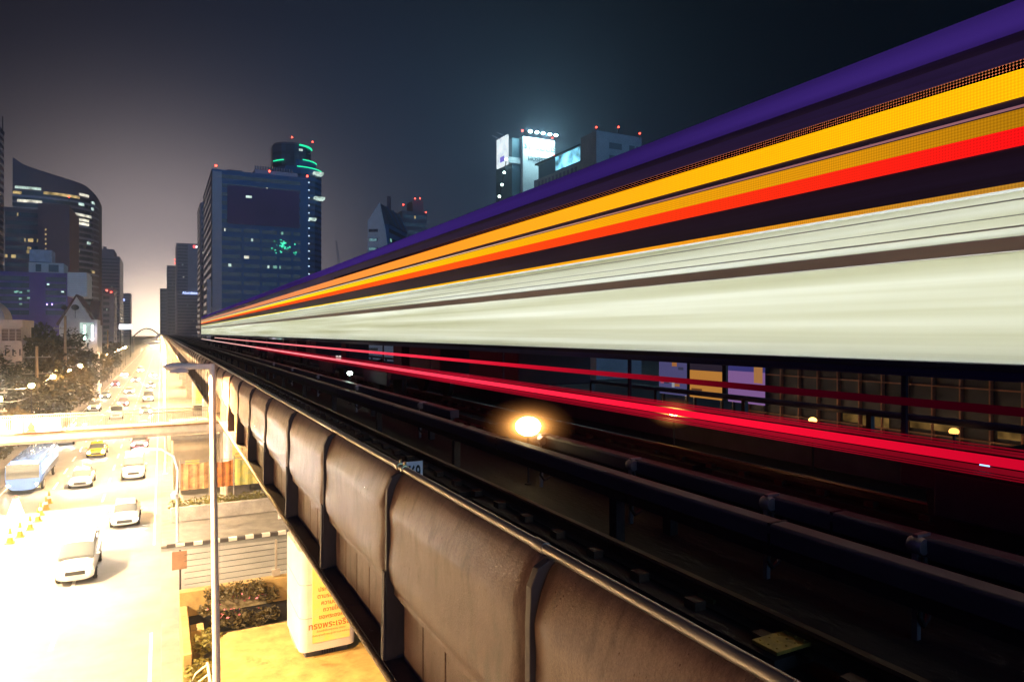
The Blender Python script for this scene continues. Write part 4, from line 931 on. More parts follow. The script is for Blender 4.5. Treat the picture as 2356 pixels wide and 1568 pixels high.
for k in range(5):
    fx = x0+(x1-x0)*(.1+.2*k)
    MB().tube([(fx, Y, zt), (fx+.2, Y-2.6, zt+1.3)], .07, 6).build('flood_arm', m_steel_dk, D)
    MB().box(fx-.1, fx+.5, Y-3.0, Y-2.4, zt+1.0, zt+1.25).build('floodlight', emit('flood_cyan', (.55, .95, 1.0), 1300), D)
for k in range(2): MB().tube([(xs0-1.7, Y+3+4*k, zt), (xs0-5, Y+3+4*k, zt+1.0)], .09, 6).build('flood_arm', w_pale, D)
warn(D, [(px_x(1205, Y), Y+1, zt+2), (px_x(1274, Y), Y+1, zt+1.0)], .45)
# the big stepped block on the right
Y = 160; x0, x1 = px_x(1372, Y), px_x(1476, Y); zt = px_z(1372, 300, Y); x0b = x0
E = thing('hospital_block', ((x0+x1)/2, Y+10, 0), 'big concrete block with a blue lit sign box, partly behind the train roof', 'building')
MB().box(x0, x1, Y, Y+8, 0, zt).build('wall', w_concrete, E)
z2 = px_z(1366, 347, Y)
MB().box(x0-.02, x1-4, Y+8.02, Y+36, 0, z2-1.2).build('wing', w_concrete, E)
MB().box(x0+.5, x0+9, Y+8.05, Y+34, z2-1.2, px_z(1366, 318, Y)).build('sign_box', mat('sign_teal', (.03, .10, .17), .4), E)
MB().box(x0+.35, x0+.49, Y+9, Y+23, z2-.6, z2+3.6).build('lit_sign', emit_mottled('blue_sign', (.25, .75, 1.0), 2.6, .25, .05), E)
MB().box(x0-.3, x0+10, Y+8.05, Y+35, px_z(1366, 318, Y), px_z(1366, 318, Y)+.5).build('sign_roof', m_steel_dk, E)
for k in range(11): MB().box(x0-.1, x0-.021, Y+10+k*2.2, Y+11.1+k*2.2, z2-4.1, z2-2.1).build('window', mat('window_violet', (.08, .05, .16), .3), E)
for k in range(8): MB().box(x0-.1, x0-.021, Y+9, Y+34, z2-8.5-k*4, z2-6.8-k*4).build('window_band', g_dark, E)
for k in range(12):
    for a, b in ((.28, .55), (.72, .84), (.88, .92)): MB().box(x0+(x1-x0)*a, x0+(x1-x0)*b, Y-.1, Y, zt-4.5-k*3.6, zt-2.8-k*3.6).build('window', mat('window_dark', (.03, .03, .05), .3), E)
warn(E, [(x0+.2, Y+.3, zt+.8), (px_x(1423, Y), Y, zt+1.8), (px_x(1472, Y), Y, zt+1.0), (x0+4, Y+30, z2+6)], .4)

# left side of the avenue
Y = 235
LT = tower('slim_tower', 'edge of a tall dark tower with balconies cut by the left frame edge', None, px_x(-60, Y), px_x(9, Y+25), Y, Y+25, px_z(5, 262, Y), 30, w_brown, g_dark, 8, .5, .04, lit=[(24, .9, .96), (19, .93, .97), (8, .92, .97)])
MB().tube([(px_x(6, Y+20), Y+20, px_z(5, 262, Y)), (px_x(6, Y+20), Y+20, px_z(5, 225, Y))], .15, 6).build('aerial', m_steel_dk, LT)
# curved tower
Y = 400; xa, xb = px_x(29, Y), px_x(227, Y+24)
CT = thing('curved_tower', ((xa+xb)/2, Y, 0), 'tall curved office tower with banded windows and a roof sweeping up leftwards', 'building')
n = 18; W = xb-xa
def cfront(e=0.0): # plan outline: flat front that bends away at the right
    pts = []
    for i in range(n+1):
        s = i/n; x = xa+W*math.sin(s*math.pi/2)**.9*1.0; y = Y+26*(1-math.cos(s*math.pi/2))**1.3
        pts.append((x, y))
    return pts
outline = cfront()
rows = [[(x, y-.0, 0) for x, y in outline]]
def ctop(i): s = (outline[i][0]-xa)/W; return px_z(40, 362, Y)-(px_z(40, 362, Y)-px_z(40, 408, Y))*min(1, s*1.0)**.55 - 3.5*max(0, (s-.8)/.2)**2
MB().prism(outline+[(xb, Y+46), (xa, Y+46)], 'z', 0, px_z(200, 438, Y)).build('wall', w_brown, CT)
sc_rows = [[(x, y, px_z(200, 438, Y)) for x, y in outline], [(outline[i][0], outline[i][1], ctop(i)) for i in range(n+1)]]
cr = MB().grid(sc_rows).build('crown_screen', w_brown, CT); cr.modifiers.new('thickness', 'SOLIDIFY').thickness = 1.0
nb = 24
for k in range(nb):
    z = 10+k*(px_z(200, 432, Y)-14)/nb; o2 = [(x-.1, y-.25) for x, y in outline]
    b = MB().grid([[(x, y, z+1.4) for x, y in o2], [(x, y, z+3.0) for x, y in o2]]); o = b.build('window_band', g_dark, CT); o.modifiers.new('thickness', 'SOLIDIFY').thickness = .15
    b = MB().grid([[(x-.0, y-.4, z) for x, y in outline], [(x-.0, y-.4, z+1.0) for x, y in outline]]); o = b.build('spandrel', w_pale if k % 2 else w_mauve, CT); o.modifiers.new('thickness', 'SOLIDIFY').thickness = .2
litc = [(430, 35, 95, 0), (461, 40, 62, 2), (462, 62, 97, 2), (442, 30, 50, 1), (443, 100, 180, 1), (441, 180, 200, 2), (482, 62, 130, 2), (488, 165, 205, 2), (499, 165, 200, 2), (508, 165, 200, 2), (464, 178, 190, 0), (574, 165, 180, 2), (455, 206, 212, 0), (470, 205, 210, 0), (553, 196, 204, 0), (620, 206, 212, 1)]
def oy(x):
    for i in range(n):
        if outline[i][0] <= x <= outline[i+1][0]:
            f_ = (x-outline[i][0])/(outline[i+1][0]-outline[i][0]+1e-9); return outline[i][1]+f_*(outline[i+1][1]-outline[i][1])
    return Y+20
for py, a, b, mi in litc:
    xA, xB = px_x(a, Y), px_x(b, Y); rows = []
    for zz in (px_z(a, py+3.4, Y), px_z(a, py-2.6, Y)): rows.append([(xA+(xB-xA)*i/6, oy(xA+(xB-xA)*i/6)-.75, zz) for i in range(7)])
    o = MB().grid(rows).build('lit_window', m_win[mi], CT); o.modifiers.new('thickness', 'SOLIDIFY').thickness = .1
# windowless block in front of it
Y = 300
BL = tower('office_block', 'dark office block with a tall windowless wall in front of the curved tower', None, px_x(10, Y), px_x(98, Y), Y, Y+30, px_z(50, 484, Y), 15, w_brown, g_dark, 12, .5, .03, side=False, lit=[(9, .18, .3), (9, .02, .08), (11, .62, .75), (10, .6, .7), (9.6, .58, .72), (11, .85, .95), (4, .24, .34), (3, .42, .55), (4, .65, .7)], m_lit=m_win[1])
MB().box(px_x(90, Y), px_x(162, Y), Y-3, Y+30, 0, px_z(120, 472, Y)).build('blank_wall', mat('blank_wall', (.15, .10, .14), .7, var=.2, scale=.1), BL)
for k in range(7): MB().box(px_x(107, Y), px_x(109.5, Y), Y-3.2, Y-3.02, px_z(107, 530+k*11, Y-3), px_z(107, 526+k*11, Y-3)).build('stair_light', m_win[1], BL)
warn(BL, [(px_x(161, Y), Y-3, px_z(160, 457, Y))], .4)
# violet building
Y = 220; x0, x1 = px_x(-30, Y), px_x(156, Y); zt = px_z(80, 626, Y)
V = thing('violet_building', ((x0+x1)/2, Y+10, 0), 'wide violet building with strip windows and a white panelled block at its right end', 'building')
MB().box(x0, x1, Y, Y+26, 0, zt).build('wall', w_purple, V)
for r_ in range(6):
    zc = px_z(80, 640+r_*15.5, Y)
    for a, b in ((-25, 67), (105, 167)):
        MB().box(px_x(a, Y), min(px_x(b, Y), x1-.4), Y-.12, Y, zc-.75, zc+.45).build('window_band', g_dark, V)
for a, py in ((111, 654), (144, 671), (48, 672), (66, 669), (47, 687), (66, 685), (48, 699), (36, 671), (40, 670)):
    MB().box(px_x(a, Y)-.3, px_x(a, Y)+.3, Y-.2, Y-.13, px_z(a, py, Y)-.2, px_z(a, py, Y)+.2).build('lit_window', m_win[3] if a < 70 else m_win[0], V)
xw1 = px_x(201, Y)
MB().box(x1+.02, xw1, Y-1.2, Y+14, px_z(180, 682, Y), zt+.2).build('white_block', mat('white_panels', (.62, .66, .74), .5, var=.1, scale=.4), V)
for k in range(12): MB().box(x1+.02, xw1+.02, Y-1.23, Y-1.2, px_z(180, 682, Y)+.5+k*.6, px_z(180, 682, Y)+.54+k*.6).build('panel_joint', w_mauve, V)
pm_ = MB().box(px_x(66, Y+4), px_x(146, Y+4), Y+4, Y+14, zt, px_z(100, 604, Y+4)); pm_.build('roof_plant', w_white, V)
MB().box(px_x(66, Y+4), px_x(118, Y+4), Y+5, Y+12, px_z(100, 602, Y+4), px_z(100, 574, Y+4)).build('water_tank', mat('tank_blue', (.42, .46, .60), .5, var=.35, scale=.6), V)
for a, b in ((82, 95), (112, 135)): MB().box(px_x(a, Y+4), px_x(b, Y+4), Y+3.9, Y+4, zt+.5, px_z(100, 608, Y+4)).build('vent', g_dark, V)
for a in (108, 120): MB().box(px_x(a, Y-2)-.12, px_x(a, Y-2)+.12, Y-2.3, Y-2, px_z(a, 702, Y-2), px_z(a, 698, Y-2)).build('violet_lamp', emit('violet_lamp', (.45, .3, 1), 5), V)
# gabled house with satellite dishes
Y = 180; gx0, gx1, gxm = px_x(136, Y), px_x(218, Y), px_x(176, Y)
GH = thing('gabled_house', (gxm, Y+6, 0), 'white gabled roof building with satellite dishes in front of the violet building', 'building')
gz0, gzt = px_z(170, 757, Y), px_z(176, 682, Y)
MB().box(gx0, px_x(224, Y), Y+.02, Y+14, 0, gz0+1.0).build('wall', w_white, GH)
MB().prism([(gx0, gz0+1), (gx1, gz0+1), (gxm, gzt)], 'y', Y, Y+.6).build('gable', w_white, GH)
rf = mat('roof_maroon', (.16, .08, .09), .7, var=.25, scale=1.0)
MB().prism([(gxm-.1, gzt+.25), (gx1+.5, gz0+.9), (gx1+.5, gz0+1.3), (gxm, gzt+.6), (gx0-.5, gz0+1.3), (gx0-.5, gz0+.9)], 'y', Y-.5, Y+14).build('roof', rf, GH)
MB().prism([(Y+2.0, gz0+1.2), (Y+9, gzt-.5), (Y+16, gz0+1.2)], 'x', gxm+2.0, px_x(224, Y)).build('cross_roof', rf, GH)
for a, py, rr_ in ((173, 706, .75), (148, 707, .6)):
    p = at_y(a, py, Y-3)
    ds = MB().lathe([(.0, .12), (rr_*.6, .03), (rr_, -.1), (rr_, -.13), (0, -.02)], (p.x, p.y, p.z), 16, 'y'); ds.xf(Matrix.Translation(p) @ Matrix.Rotation(R(35), 4, 'X') @ Matrix.Translation(-p))
    d_ = ds.build('satellite_dish', m_steel_dk, GH, smooth=True); MB().tube([p, (p.x, p.y, p.z-2.4)], .06, 6).build('dish_mast', m_steel_dk, d_)
# shops with neon below it
SH = thing('shop_front', (px_x(202, 165), 165, 0), 'brightly lit shop front with tall white and green neon strips beside the trees', 'shop')
Ys = 165
MB().box(px_x(180, Ys), px_x(224, Ys), Ys, Ys+8, 0, px_z(200, 735, Ys)).build('wall', w_white, SH)
MB().box(px_x(184, Ys), px_x(216, Ys), Ys-.2, Ys-.05, px_z(200, 778, Ys), px_z(200, 742, Ys)).build('lit_window', emit_mottled('shop_glow', (.8, 1, .9), .9, .4, .3), SH)
for a, c in ((195, (.6, 1, .85)), (213, (.9, .85, 1))): MB().box(px_x(a, Ys)-.18, px_x(a, Ys)+.18, Ys-.6, Ys-.3, px_z(a, 782, Ys), px_z(a, 748, Ys)).build('neon_strip', emit('neon_%d' % a, c, 7), SH)
# pale louvred house at the left edge
Y = 112; x0, x1 = px_x(-60, Y), px_x(50, Y)
LH = thing('louvred_house', ((x0+x1)/2, Y+6, 0), 'cream house with louvred openings at the left frame edge above the trees', 'building')
m_cream = mat('cream_render', (.58, .47, .42), .8, var=.2, scale=.6)
MB().box(x0, x1, Y, Y+9, 0, px_z(0, 785, Y)).build('wall', m_cream, LH)
MB().box(x0, x1-.2, Y+.3, Y+9, px_z(0, 785, Y), px_z(0, 752, Y)).build('louvre_storey', m_cream, LH)
MB().box(x0-.2, x1+.1, Y-.15, Y+9.2, px_z(0, 752, Y), px_z(0, 735, Y)).build('roof_band', m_cream, LH)
for a, b in ((3, 18), (21, 34), (37, 48)):
    lv = MB(); z = px_z(0, 783, Y)
    while z < px_z(0, 756, Y): lv.add([(px_x(a, Y), Y+.26, z+.12), (px_x(b, Y), Y+.26, z+.12), (px_x(b, Y), Y+.05, z), (px_x(a, Y), Y+.05, z)], [(0, 1, 2, 3)]); z += .2
    lv.build('louvre', mat('louvre_brown', (.18, .10, .09), .7), LH)
for a in (13, 30, 46): MB().box(px_x(a-1.5, Y), px_x(a+1.5, Y), Y-.05, Y, px_z(0, 818, Y), px_z(0, 803, Y)).build('window', m_dark, LH)
hx = px_x(-38, Y+12); ar = [(hx+3.0*math.cos(R(a)), px_z(0, 735, Y)+3.2*math.sin(R(a))) for a in range(0, 181, 12)]
MB().prism(ar, 'y', Y+9.3, Y+15).build('barrel_roof', m_cream, LH)
# towers farther down on the left
Y = 600
FT = tower('office_tower', 'hazy brown tower with a stepped top right of the curved tower', None, px_x(226, Y), px_x(275, Y), Y, Y+60, px_z(250, 592, Y), 24, w_mauve, g_grey, 8, .4, .04)
MB().box(px_x(228, Y), px_x(262, Y), Y+3, Y+40, px_z(250, 592, Y), px_z(250, 572, Y)).build('setback', w_mauve, FT)
MB().tube([(px_x(240, Y), Y+5, px_z(250, 572, Y)), (px_x(240, Y), Y+5, px_z(250, 566, Y))], 1.2, 8).build('roof_tank', w_mauve, FT)
Y = 450
T = tower('apartment_block', 'low pinkish block with red lights at the foot of the hazy brown tower', None, px_x(227, Y), px_x(262, Y), Y, Y+30, px_z(240, 664, Y), 9, w_mauve, g_grey, 8, .5, .3)
warn(T, [(px_x(246, Y), Y-.5, px_z(246, 669, Y)), (px_x(256, Y), Y-.5, px_z(256, 673, Y))], .6)
Y = 820
T = tower('office_tower', 'faint far tower with a small blue sign on the left of the avenue', None, px_x(276, Y), px_x(300, Y), Y, Y+40, px_z(290, 676, Y), 16, w_mauve, g_grey, 8, .4, .05)
MB().box(px_x(279, Y), px_x(287, Y), Y-1, Y-.4, px_z(280, 692, Y), px_z(280, 687, Y)).build('blue_sign', emit('blue_light', (.3, .4, 1), 5), T)
Y = 420
bb = thing('lit_hoarding', (px_x(289, Y), Y, 0), 'small glaring white advertising hoarding on two legs left of the avenue', 'hoarding')
MB().box(px_x(274, Y), px_x(303, Y), Y, Y+1, px_z(280, 757, Y), px_z(280, 746, Y)).build('panel', emit('hoarding_white', (.95, .95, 1), 5), bb)
for a in (277, 300): MB().box(px_x(a, Y)-.3, px_x(a, Y)+.3, Y+.2, Y+.8, 0, px_z(280, 757, Y)).build('leg', m_steel_dk, bb)
# arched bridge across the avenue in the far haze
ab = thing('arch_bridge', (-6, 520, 0), 'faint arched footbridge far down the avenue in the glare', 'footbridge')
xa, xb = px_x(306, 520), px_x(370, 520)
MB().tube([(xa+(xb-xa)*i/12, 520, 10.5+5.5*math.sin(math.pi*i/12)) for i in range(13)], .5, 6).build('arch', w_brown, ab)
MB().box(xa, xb, 519, 522, 9.5, 11).build('deck', m_bridge, ab)
for i in range(1, 12): MB().tube([(xa+(xb-xa)*i/12, 520, 10.8), (xa+(xb-xa)*i/12, 520, 10.5+5.5*math.sin(math.pi*i/12))], .12, 5).build('hanger', w_brown, ab)
for xl in (xa, xb): MB().box(xl-.8, xl+.8, 519, 522, 0, 9.5).build('leg', w_brown, ab)

# across the street on the far side of the viaduct: posters and a dark glazed front
XF = 28.0
GB = thing('glazed_building', (XF+8, 20, 0), 'dark glazed shopping building with brown mullions seen under the train at the right', 'building')
MB().box(XF+.3, XF+20, 5, 27.0, 0, 16).build('wall', mat('shop_dark', (.007, .005, .013), .6), GB)
for k in range(20): MB().box(XF+.1, XF+.3, 6+k*1.1, 6.06+k*1.1, 6.5, 14).build('mullion', mat('mullion_brown', (.30, .12, .06), .6), GB)
for zz in (9.0, 11.0, 12.8): MB().box(XF+.06, XF+.1, 5.5, 27, zz, zz+.06).build('transom', mat('mullion_brown', (.35, .15, .07)), GB)
for ya, yb, za, zb in ((19.0, 20.2, 9.0, 9.5), (20.4, 21.2, 9.1, 9.6), (13.3, 14.6, 9.2, 9.6), (16, 18, 9.2, 9.7)): MB().box(XF+.2, XF+.29, ya, yb, za, zb).build('lit_window', emit_mottled('lit_shop_dim', (1, .55, .15), .25, 1.5, .1), GB)
for ya, za in ((9.7, 8.2), (8.9, 8.25), (9.7, 7.7), (8.9, 7.65)): MB().box(XF+.0, XF+.09, ya, ya+.62, za, za+.36).build('screen', emit_mottled('screen_blue_white', (.55, .8, 1), .9, 3, .15), GB)
def poster(px0, px1, label, build):
    a = at_x(px0, 765, XF).y; b = at_x(px1, 765, XF).y
    t = thing('street_poster', (XF, (a+b)/2, 0), label, 'poster', 'lit posters across the street')
    MB().box(XF+.02, XF+.3, b, a, 9.4, 13.2).build('panel', m_steel_dk, t)
    for q in (a-.2, b+.2): MB().box(XF+.1, XF+.25, q-.06, q+.06, 0, 9.4).build('leg', m_steel_dk, t)
    build(t, b, a)
def strips(lst):
    def f_(t, b, a):
        for nm, u0, u1, v0, v1, c, s in lst:
            MB().box(XF-.03-.01*u0, XF+.015, b+(a-b)*(1-u1)+.003, b+(a-b)*(1-u0)-.003, 9.4+3.8*v0, 9.4+3.8*v1).build(nm, emit('poster_%s_%.2f_%.2f' % (nm, u0, v0), c, s), t)
    return f_
rg = random.Random(5)
boxes = [('sheet', 0, 1, .0, 1.0, (.22, .20, .52), .30)]
for k in range(11): u = rg.uniform(.05, .75); v = rg.uniform(.05, .6); boxes.append(('picture', u, u+rg.uniform(.1, .2), v, v+rg.uniform(.04, .08), [(.9, .35, .1), (.8, .8, .9), (.1, .1, .2), (.2, .4, .8), (.9, .2, .3)][k % 5], .35))
poster(1517, 1580, 'lit lilac street poster crowded with small coloured pictures', strips(boxes))
poster(1588, 1661, 'lit street poster with an orange lower half and a white top', strips([('white_sheet', 0, 1, .62, 1, (.75, .6, .6), .55), ('dark_band', 0, 1, .42, .62, (.1, .07, .12), .2), ('text_line', .04, .96, .53, .58, (.8, .75, .7), .3), ('orange_sheet', 0, 1, .0, .42, (1, .42, .08), .45), ('small_text', .05, .4, .06, .14, (.4, .15, .05), .3)]))
poster(1676, 1760, 'lit violet and blue street poster with an orange sparkle', strips([('blue_sheet', 0, 1, .45, 1, (.12, .11, .5), .3), ('violet_sheet', 0, 1, .0, .45, (.5, .25, .65), .4), ('sparkle', .72, .95, .30, .62, (1, .45, .15), .35)]))

# ================================================================== trees, poles and shops along the left pavement
def tree(x, y, h, r, seed, label, m):
    rg = random.Random(seed)
    t = thing('tree', (x, y, .1), label, 'tree')
    tr = MB(); top = Vector((x+rg.uniform(-.5, .5), y, h*.62))
    tr.tube([(x, y, .1), (x+rg.uniform(-.2, .2), y, h*.25), top], [.26, .2, .11], 8)
    cl = []
    for k in range(13):
        a = rg.uniform(0, 6.28); d = r*rg.uniform(.25, .95); c = Vector((x+d*math.cos(a), y+d*math.sin(a), h*rg.uniform(.30, .88)))
        tr.tube([Vector((x, y, h*rg.uniform(.25, .5))), (Vector((x, y, h*.5))+c)/2+Vector((0, 0, .3)), c], [.1, .07, .03], 5)
        cl.append((c.x, c.y, c.z, r*rg.uniform(.32, .55)))
    cl.append((x, y, h*.86, r*.5))
    tr.build('trunk', m_bark, t)
    leaves('crown', cl, 5200, .34, m, t, seed)
kinds = [m_leaf, m_leaf_b, m_leaf]
TREES = [(-19, 84, 8.2, 4.4, 'dark leafy tree at the left frame edge just past the bridge'), (-15.0, 80, 6.2, 3.2, 'low bushy tree leaning towards the bright kerb past the bridge'), (-20, 100, 10.0, 5.0, 'rounded dark tree below the louvred cream house'),
         (-15.2, 96, 7.6, 3.6, 'olive tree lit orange by the kerb lamps before the tall utility pole'), (-18, 116, 12.5, 5.2, 'broad dark tree right of the louvred cream house'), (-14.8, 112, 9.0, 3.8, 'tree beside the tall utility pole, over the kerb lamps'),
         (-18.6, 140, 15.0, 5.4, 'tallest pointed dark tree in front of the gabled house'), (-14.6, 132, 10.5, 4.2, 'tree glowing orange right of the tall utility pole'), (-17, 154, 12.5, 4.8, 'dark tree left of the neon shop front'), (-14.6, 150, 10.0, 4.2, 'tree hiding the foot of the gabled house'),
         (-14.8, 172, 9.5, 4.0, 'small tree just below the neon shop front'), (-14.6, 195, 9.5, 4.0, 'small tree past the neon shop front'), (-14.8, 222, 10, 4.2, 'hazy tree farther along the left pavement'), (-14.8, 262, 10, 4.5, 'faint tree lost in the glare far along the left pavement'), (-24, 112, 11.5, 5.4, 'wide dark tree behind the rounded tree at the left edge'), (-23, 150, 13.0, 5.4, 'dark tree in front of the violet building')]
for i, (x, y, h, r, lb) in enumerate(TREES): tree(x, y, h, r, 100+i, lb, kinds[i % 3])

def utility_pole(x, y, h, label):
    t = thing('utility_pole', (x, y, .1), label, 'utility pole')
    MB().tube([(x, y, .1), (x, y, h)], [.24, .17], 8).build('pole', mat('pole_concrete', (.40, .28, .17), .85, var=.25, scale=2), t, smooth=True)
    for q in (.12, .30, .48):
        z = h*(1-q); c = MB().box(x-1.5, x+1.5, y-.05, y+.05, z-.06, z+.06)
        for s in (-1.3, -.6, .6, 1.3): c.lathe([(.03, 0), (.07, .05), (.05, .12), (.03, .2)], (x+s, y, z+.06), 8)
        c.build('crossarm', m_conc_lt, t)
    return t
up = [(px_x(150, 120), 120, px_z(150, 726, 120)), (px_x(212, 172), 172, px_z(212, 748, 172)), (-13.6, 74, 9.0), (-13.8, 230, 14), (px_x(116, 116), 104, 11.5)]
ul = ['tall concrete utility pole with three crossarms among the left trees', 'second utility pole in front of the neon shop', 'short utility pole just past the bridge at the left kerb', 'faint far utility pole in the orange glare', 'leaning thin utility pole left of the tall one']
for (x, y, h), lb in zip(up, ul): utility_pole(x, y, h, lb)
def sag(a, b, d, n=14): return [Vector(a).lerp(Vector(b), i/n)-Vector((0, 0, d*4*(i/n)*(1-i/n))) for i in range(n+1)]
wl = ['upper sagging cable from the left frame edge to the tall utility pole', 'middle sagging cable from the left frame edge to the tall utility pole', 'low sagging cable over the orange lit trees', 'thick cable bundle sagging between the near and tall utility poles', 'cable running from the tall utility pole on to the second one', 'lowest slack cable loop above the left kerb']
WR = [((-34, 112, 14.6), (up[0][0], 120, up[0][2]*.70), 1.0, .03), ((-36, 112, 11.3), (up[0][0], 120, up[0][2]*.60), .9, .03), ((-30, 96, 9.0), (up[0][0], 120, up[0][2]*.5), 1.4, .04), ((-13.6, 74, 8.6), (up[0][0], 120, 8.6), 1.6, .06), ((up[0][0], 120, up[0][2]*.66), (up[1][0], 172, up[1][2]*.66), 1.2, .035), ((-13.6, 74, 7.4), (-13.2, 110, 7.0), 1.3, .05)]
for (a, b, d, r_), lb in zip(WR, wl): tag(MB().tube(sag(a, b, d), r_, 5).build('overhead_cable', m_steel_dk), lb, 'cable')

rg = random.Random(21)
SHOPS = [(66, 3.4, (.85, .95, 1), 3.2, 'white lit stall canopy on legs beside the near left pavement'), (72, 3.2, (.8, .95, 1), 2.2, 'cool white shop panel under the bridge end at the left edge'), (90, 3.6, (.9, .95, 1), 4.0, 'glaring white panel sign just past the bridge on the left'), (98, 3.0, (.7, .85, 1), 2.6, 'bluish lit shop opening glimpsed through the left trees'),
         (112, 3.4, (1, .9, .75), 3.0, 'warm lit kiosk front on the left pavement'), (132, 3.4, (.9, 1, 1), 4.0, 'white lit kiosk farther along the left pavement'), (158, 3.6, (1, .95, .85), 4, 'lit kiosk near the neon shop front'), (196, 3.6, (1, .95, .85), 4, 'farthest lit kiosk in the glare of the left pavement')]
for i, (y, h, c, s, lb) in enumerate(SHOPS):
    x = -16.0-.5*(i % 2)
    t = thing('lit_kiosk', (x, y, .14), lb, 'kiosk')
    MB().box(x-1.4, x+1.2, y, y+3.2, h-.25, h).build('roof', m_conc_lt, t)
    for a in (-1.3, 1.1):
        for b in (.1, 3.0): MB().box(x+a-.05, x+a+.05, y+b, y+b+.1, .14, h-.25).build('leg', m_conc_lt, t)
    MB().box(x-1.3, x+1.1, y+1.4, y+1.5, .8, h-.35).build('lit_panel', emit_mottled('kiosk_glow_%d' % i, c, s, .8, .4), t)
    MB().box(x-1.2, x+1.0, y+.3, y+1.2, .14, .95).build('counter', m_cream, t)

# ================================================================== vehicles on the bright carriageway
m_tyre = mat('tyre_rubber', (.02, .02, .02), .85); m_hub = mat('wheel_hub', (.45, .45, .46), .35, metal=.8); m_glass = mat('car_glass', (.10, .11, .12), .10, spec=.9)
m_head = emit('headlamp', (1.0, .98, .92), 1300); m_tail = emit('tail_lamp', (1, .03, .02), 5); m_trimd = mat('car_trim', (.03, .03, .03), .6)
PAINT = {'white': (.75, .75, .74), 'silver': (.45, .46, .48), 'black': (.03, .03, .035), 'pink': (.75, .18, .35), 'yellow and green': (.7, .55, .05), 'blue': (.08, .16, .45)}
def ring(x, zc, hw, hz, y, n=16, p=3.2):
    o = []
    for k in range(n):
        a = 2*math.pi*k/n; c, s = math.cos(a), math.sin(a)
        o.append((x+hw*math.copysign(abs(c)**(2/p), c), y, zc+hz*math.copysign(abs(s)**(2/p), s)))
    return o
def wheels(t, hx, ys, r=.32, wdt=.2):
    for y in ys:
        for s in (-1, 1):
            wh = MB().lathe([(.0, -wdt/2), (r*.9, -wdt/2), (r, -wdt*.3), (r, wdt*.3), (r*.9, wdt/2), (0, wdt/2)], (s*hx, y, r), 18, 'x').build('wheel', m_tyre, t, smooth=True, local=True)
            MB().lathe([(0, -.012), (r*.55, -.012), (r*.6, .0), (r*.55, .012), (0, .012)], (s*(hx+wdt/2), y, r), 14, 'x').build('rim', m_hub, wh, local=True)
def make_car(kind, colour):
    """front towards -Y"""
    t = thing(kind, (0, 0, 0), 'car', 'car'); pm = mat('car_paint_%s' % colour.replace(' ', '_'), PAINT[colour], .25, coat=.8)
    if kind == 'sedan':
        sec = [(-2.2, .50, .62, .20), (-2.12, .52, .80, .28), (-1.7, .54, .86, .34), (-1.0, .57, .87, .37), (-.2, .58, .88, .38), (1.0, .58, .88, .38), (1.75, .60, .86, .37), (2.15, .60, .80, .32), (2.25, .58, .68, .24)]
        cab = [(-1.05, .88, .70, .10), (-.45, 1.08, .68, .24), (.1, 1.14, .66, .30), (.8, 1.13, .66, .29), (1.3, 1.04, .68, .21), (1.8, .90, .70, .08)]; hx, ys, Lf, Lr = .80, (-1.35, 1.35), -2.2, 2.25; rz = 1.43
    elif kind == 'van':
        sec = [(-2.4, .62, .74, .34), (-2.3, .66, .88, .44), (-1.6, .75, .92, .53), (0, .76, .93, .54), (2.2, .76, .93, .54), (2.45, .74, .88, .50)]
        cab = [(-1.75, 1.25, .82, .12), (-1.0, 1.55, .80, .36), (0, 1.62, .80, .42), (1.8, 1.62, .80, .42), (2.35, 1.5, .8, .34)]; hx, ys, Lf, Lr = .84, (-1.5, 1.5), -2.4, 2.45; rz = 2.02
    elif kind == 'bus':
        sec = [(-5.6, 1.55, 1.16, 1.15), (-5.45, 1.6, 1.24, 1.28), (0, 1.62, 1.25, 1.30), (5.4, 1.62, 1.25, 1.30), (5.6, 1.6, 1.2, 1.22)]; cab = None; hx, ys, Lf, Lr = 1.08, (-3.4, 3.0), -5.6, 5.6; rz = 2.95
    MB().loft([ring(0, z, hw, hz, y) for y, z, hw, hz in sec]).build('body', pm, t, smooth=True, local=True)
    if cab:
        MB().loft([ring(0, z, hw, hz, y, 16, 3.5) for y, z, hw, hz in cab]).build('window', m_glass, t, smooth=True, local=True)
        MB().loft([ring(0, z+hz-.03, hw*.9, .05, y, 16, 3) for y, z, hw, hz in cab[1:-1]]).build('roof', pm, t, smooth=True, local=True)
        hz_ = .62 if kind == 'sedan' else .78
        MB().box(-.45, .45, Lf-.03, Lf+.1, hz_-.22, hz_-.02).build('grille', m_trimd, t, local=True)
    else:
        MB().box(-1.12, 1.12, -5.63, -5.55, 1.35, 2.55).build('windscreen', m_glass, t, bevel=.05, local=True)
        MB().box(-.8, .8, -5.64, -5.56, 2.6, 2.82).build('destination_panel', emit('bus_panel', (.5, .6, 1), 3), t, local=True)
        for k in range(6):
            MB().box(-1.262, 1.262, -4.9+k*1.65, -3.45+k*1.65, 1.5, 2.35).build('window', emit_mottled('bus_glow', (.85, .95, 1), 1.5, .5, .5), t, local=True)
        hz_ = .85
    wheels(t, hx, ys, .32 if cab else .48)
    for s in (-1, 1):
        MB().ball((s*(.62 if cab else .95), Lf+.06, hz_), .13, 10, 6, (1.1, .6, .65)).build('headlight', m_head, t, smooth=True, local=True)
        MB().box(s*.72-.1, s*.72+.1, Lr-.06, Lr+.02, hz_-.02, hz_+.14).build('tail_light', m_tail, t, local=True)
        if cab: MB().ball((s*.98, cab[0][0]+.35, cab[0][1]+.05), .09, 8, 5, (1, .6, .8)).build('mirror', pm, t, smooth=True, local=True)
    return t
protos = {}
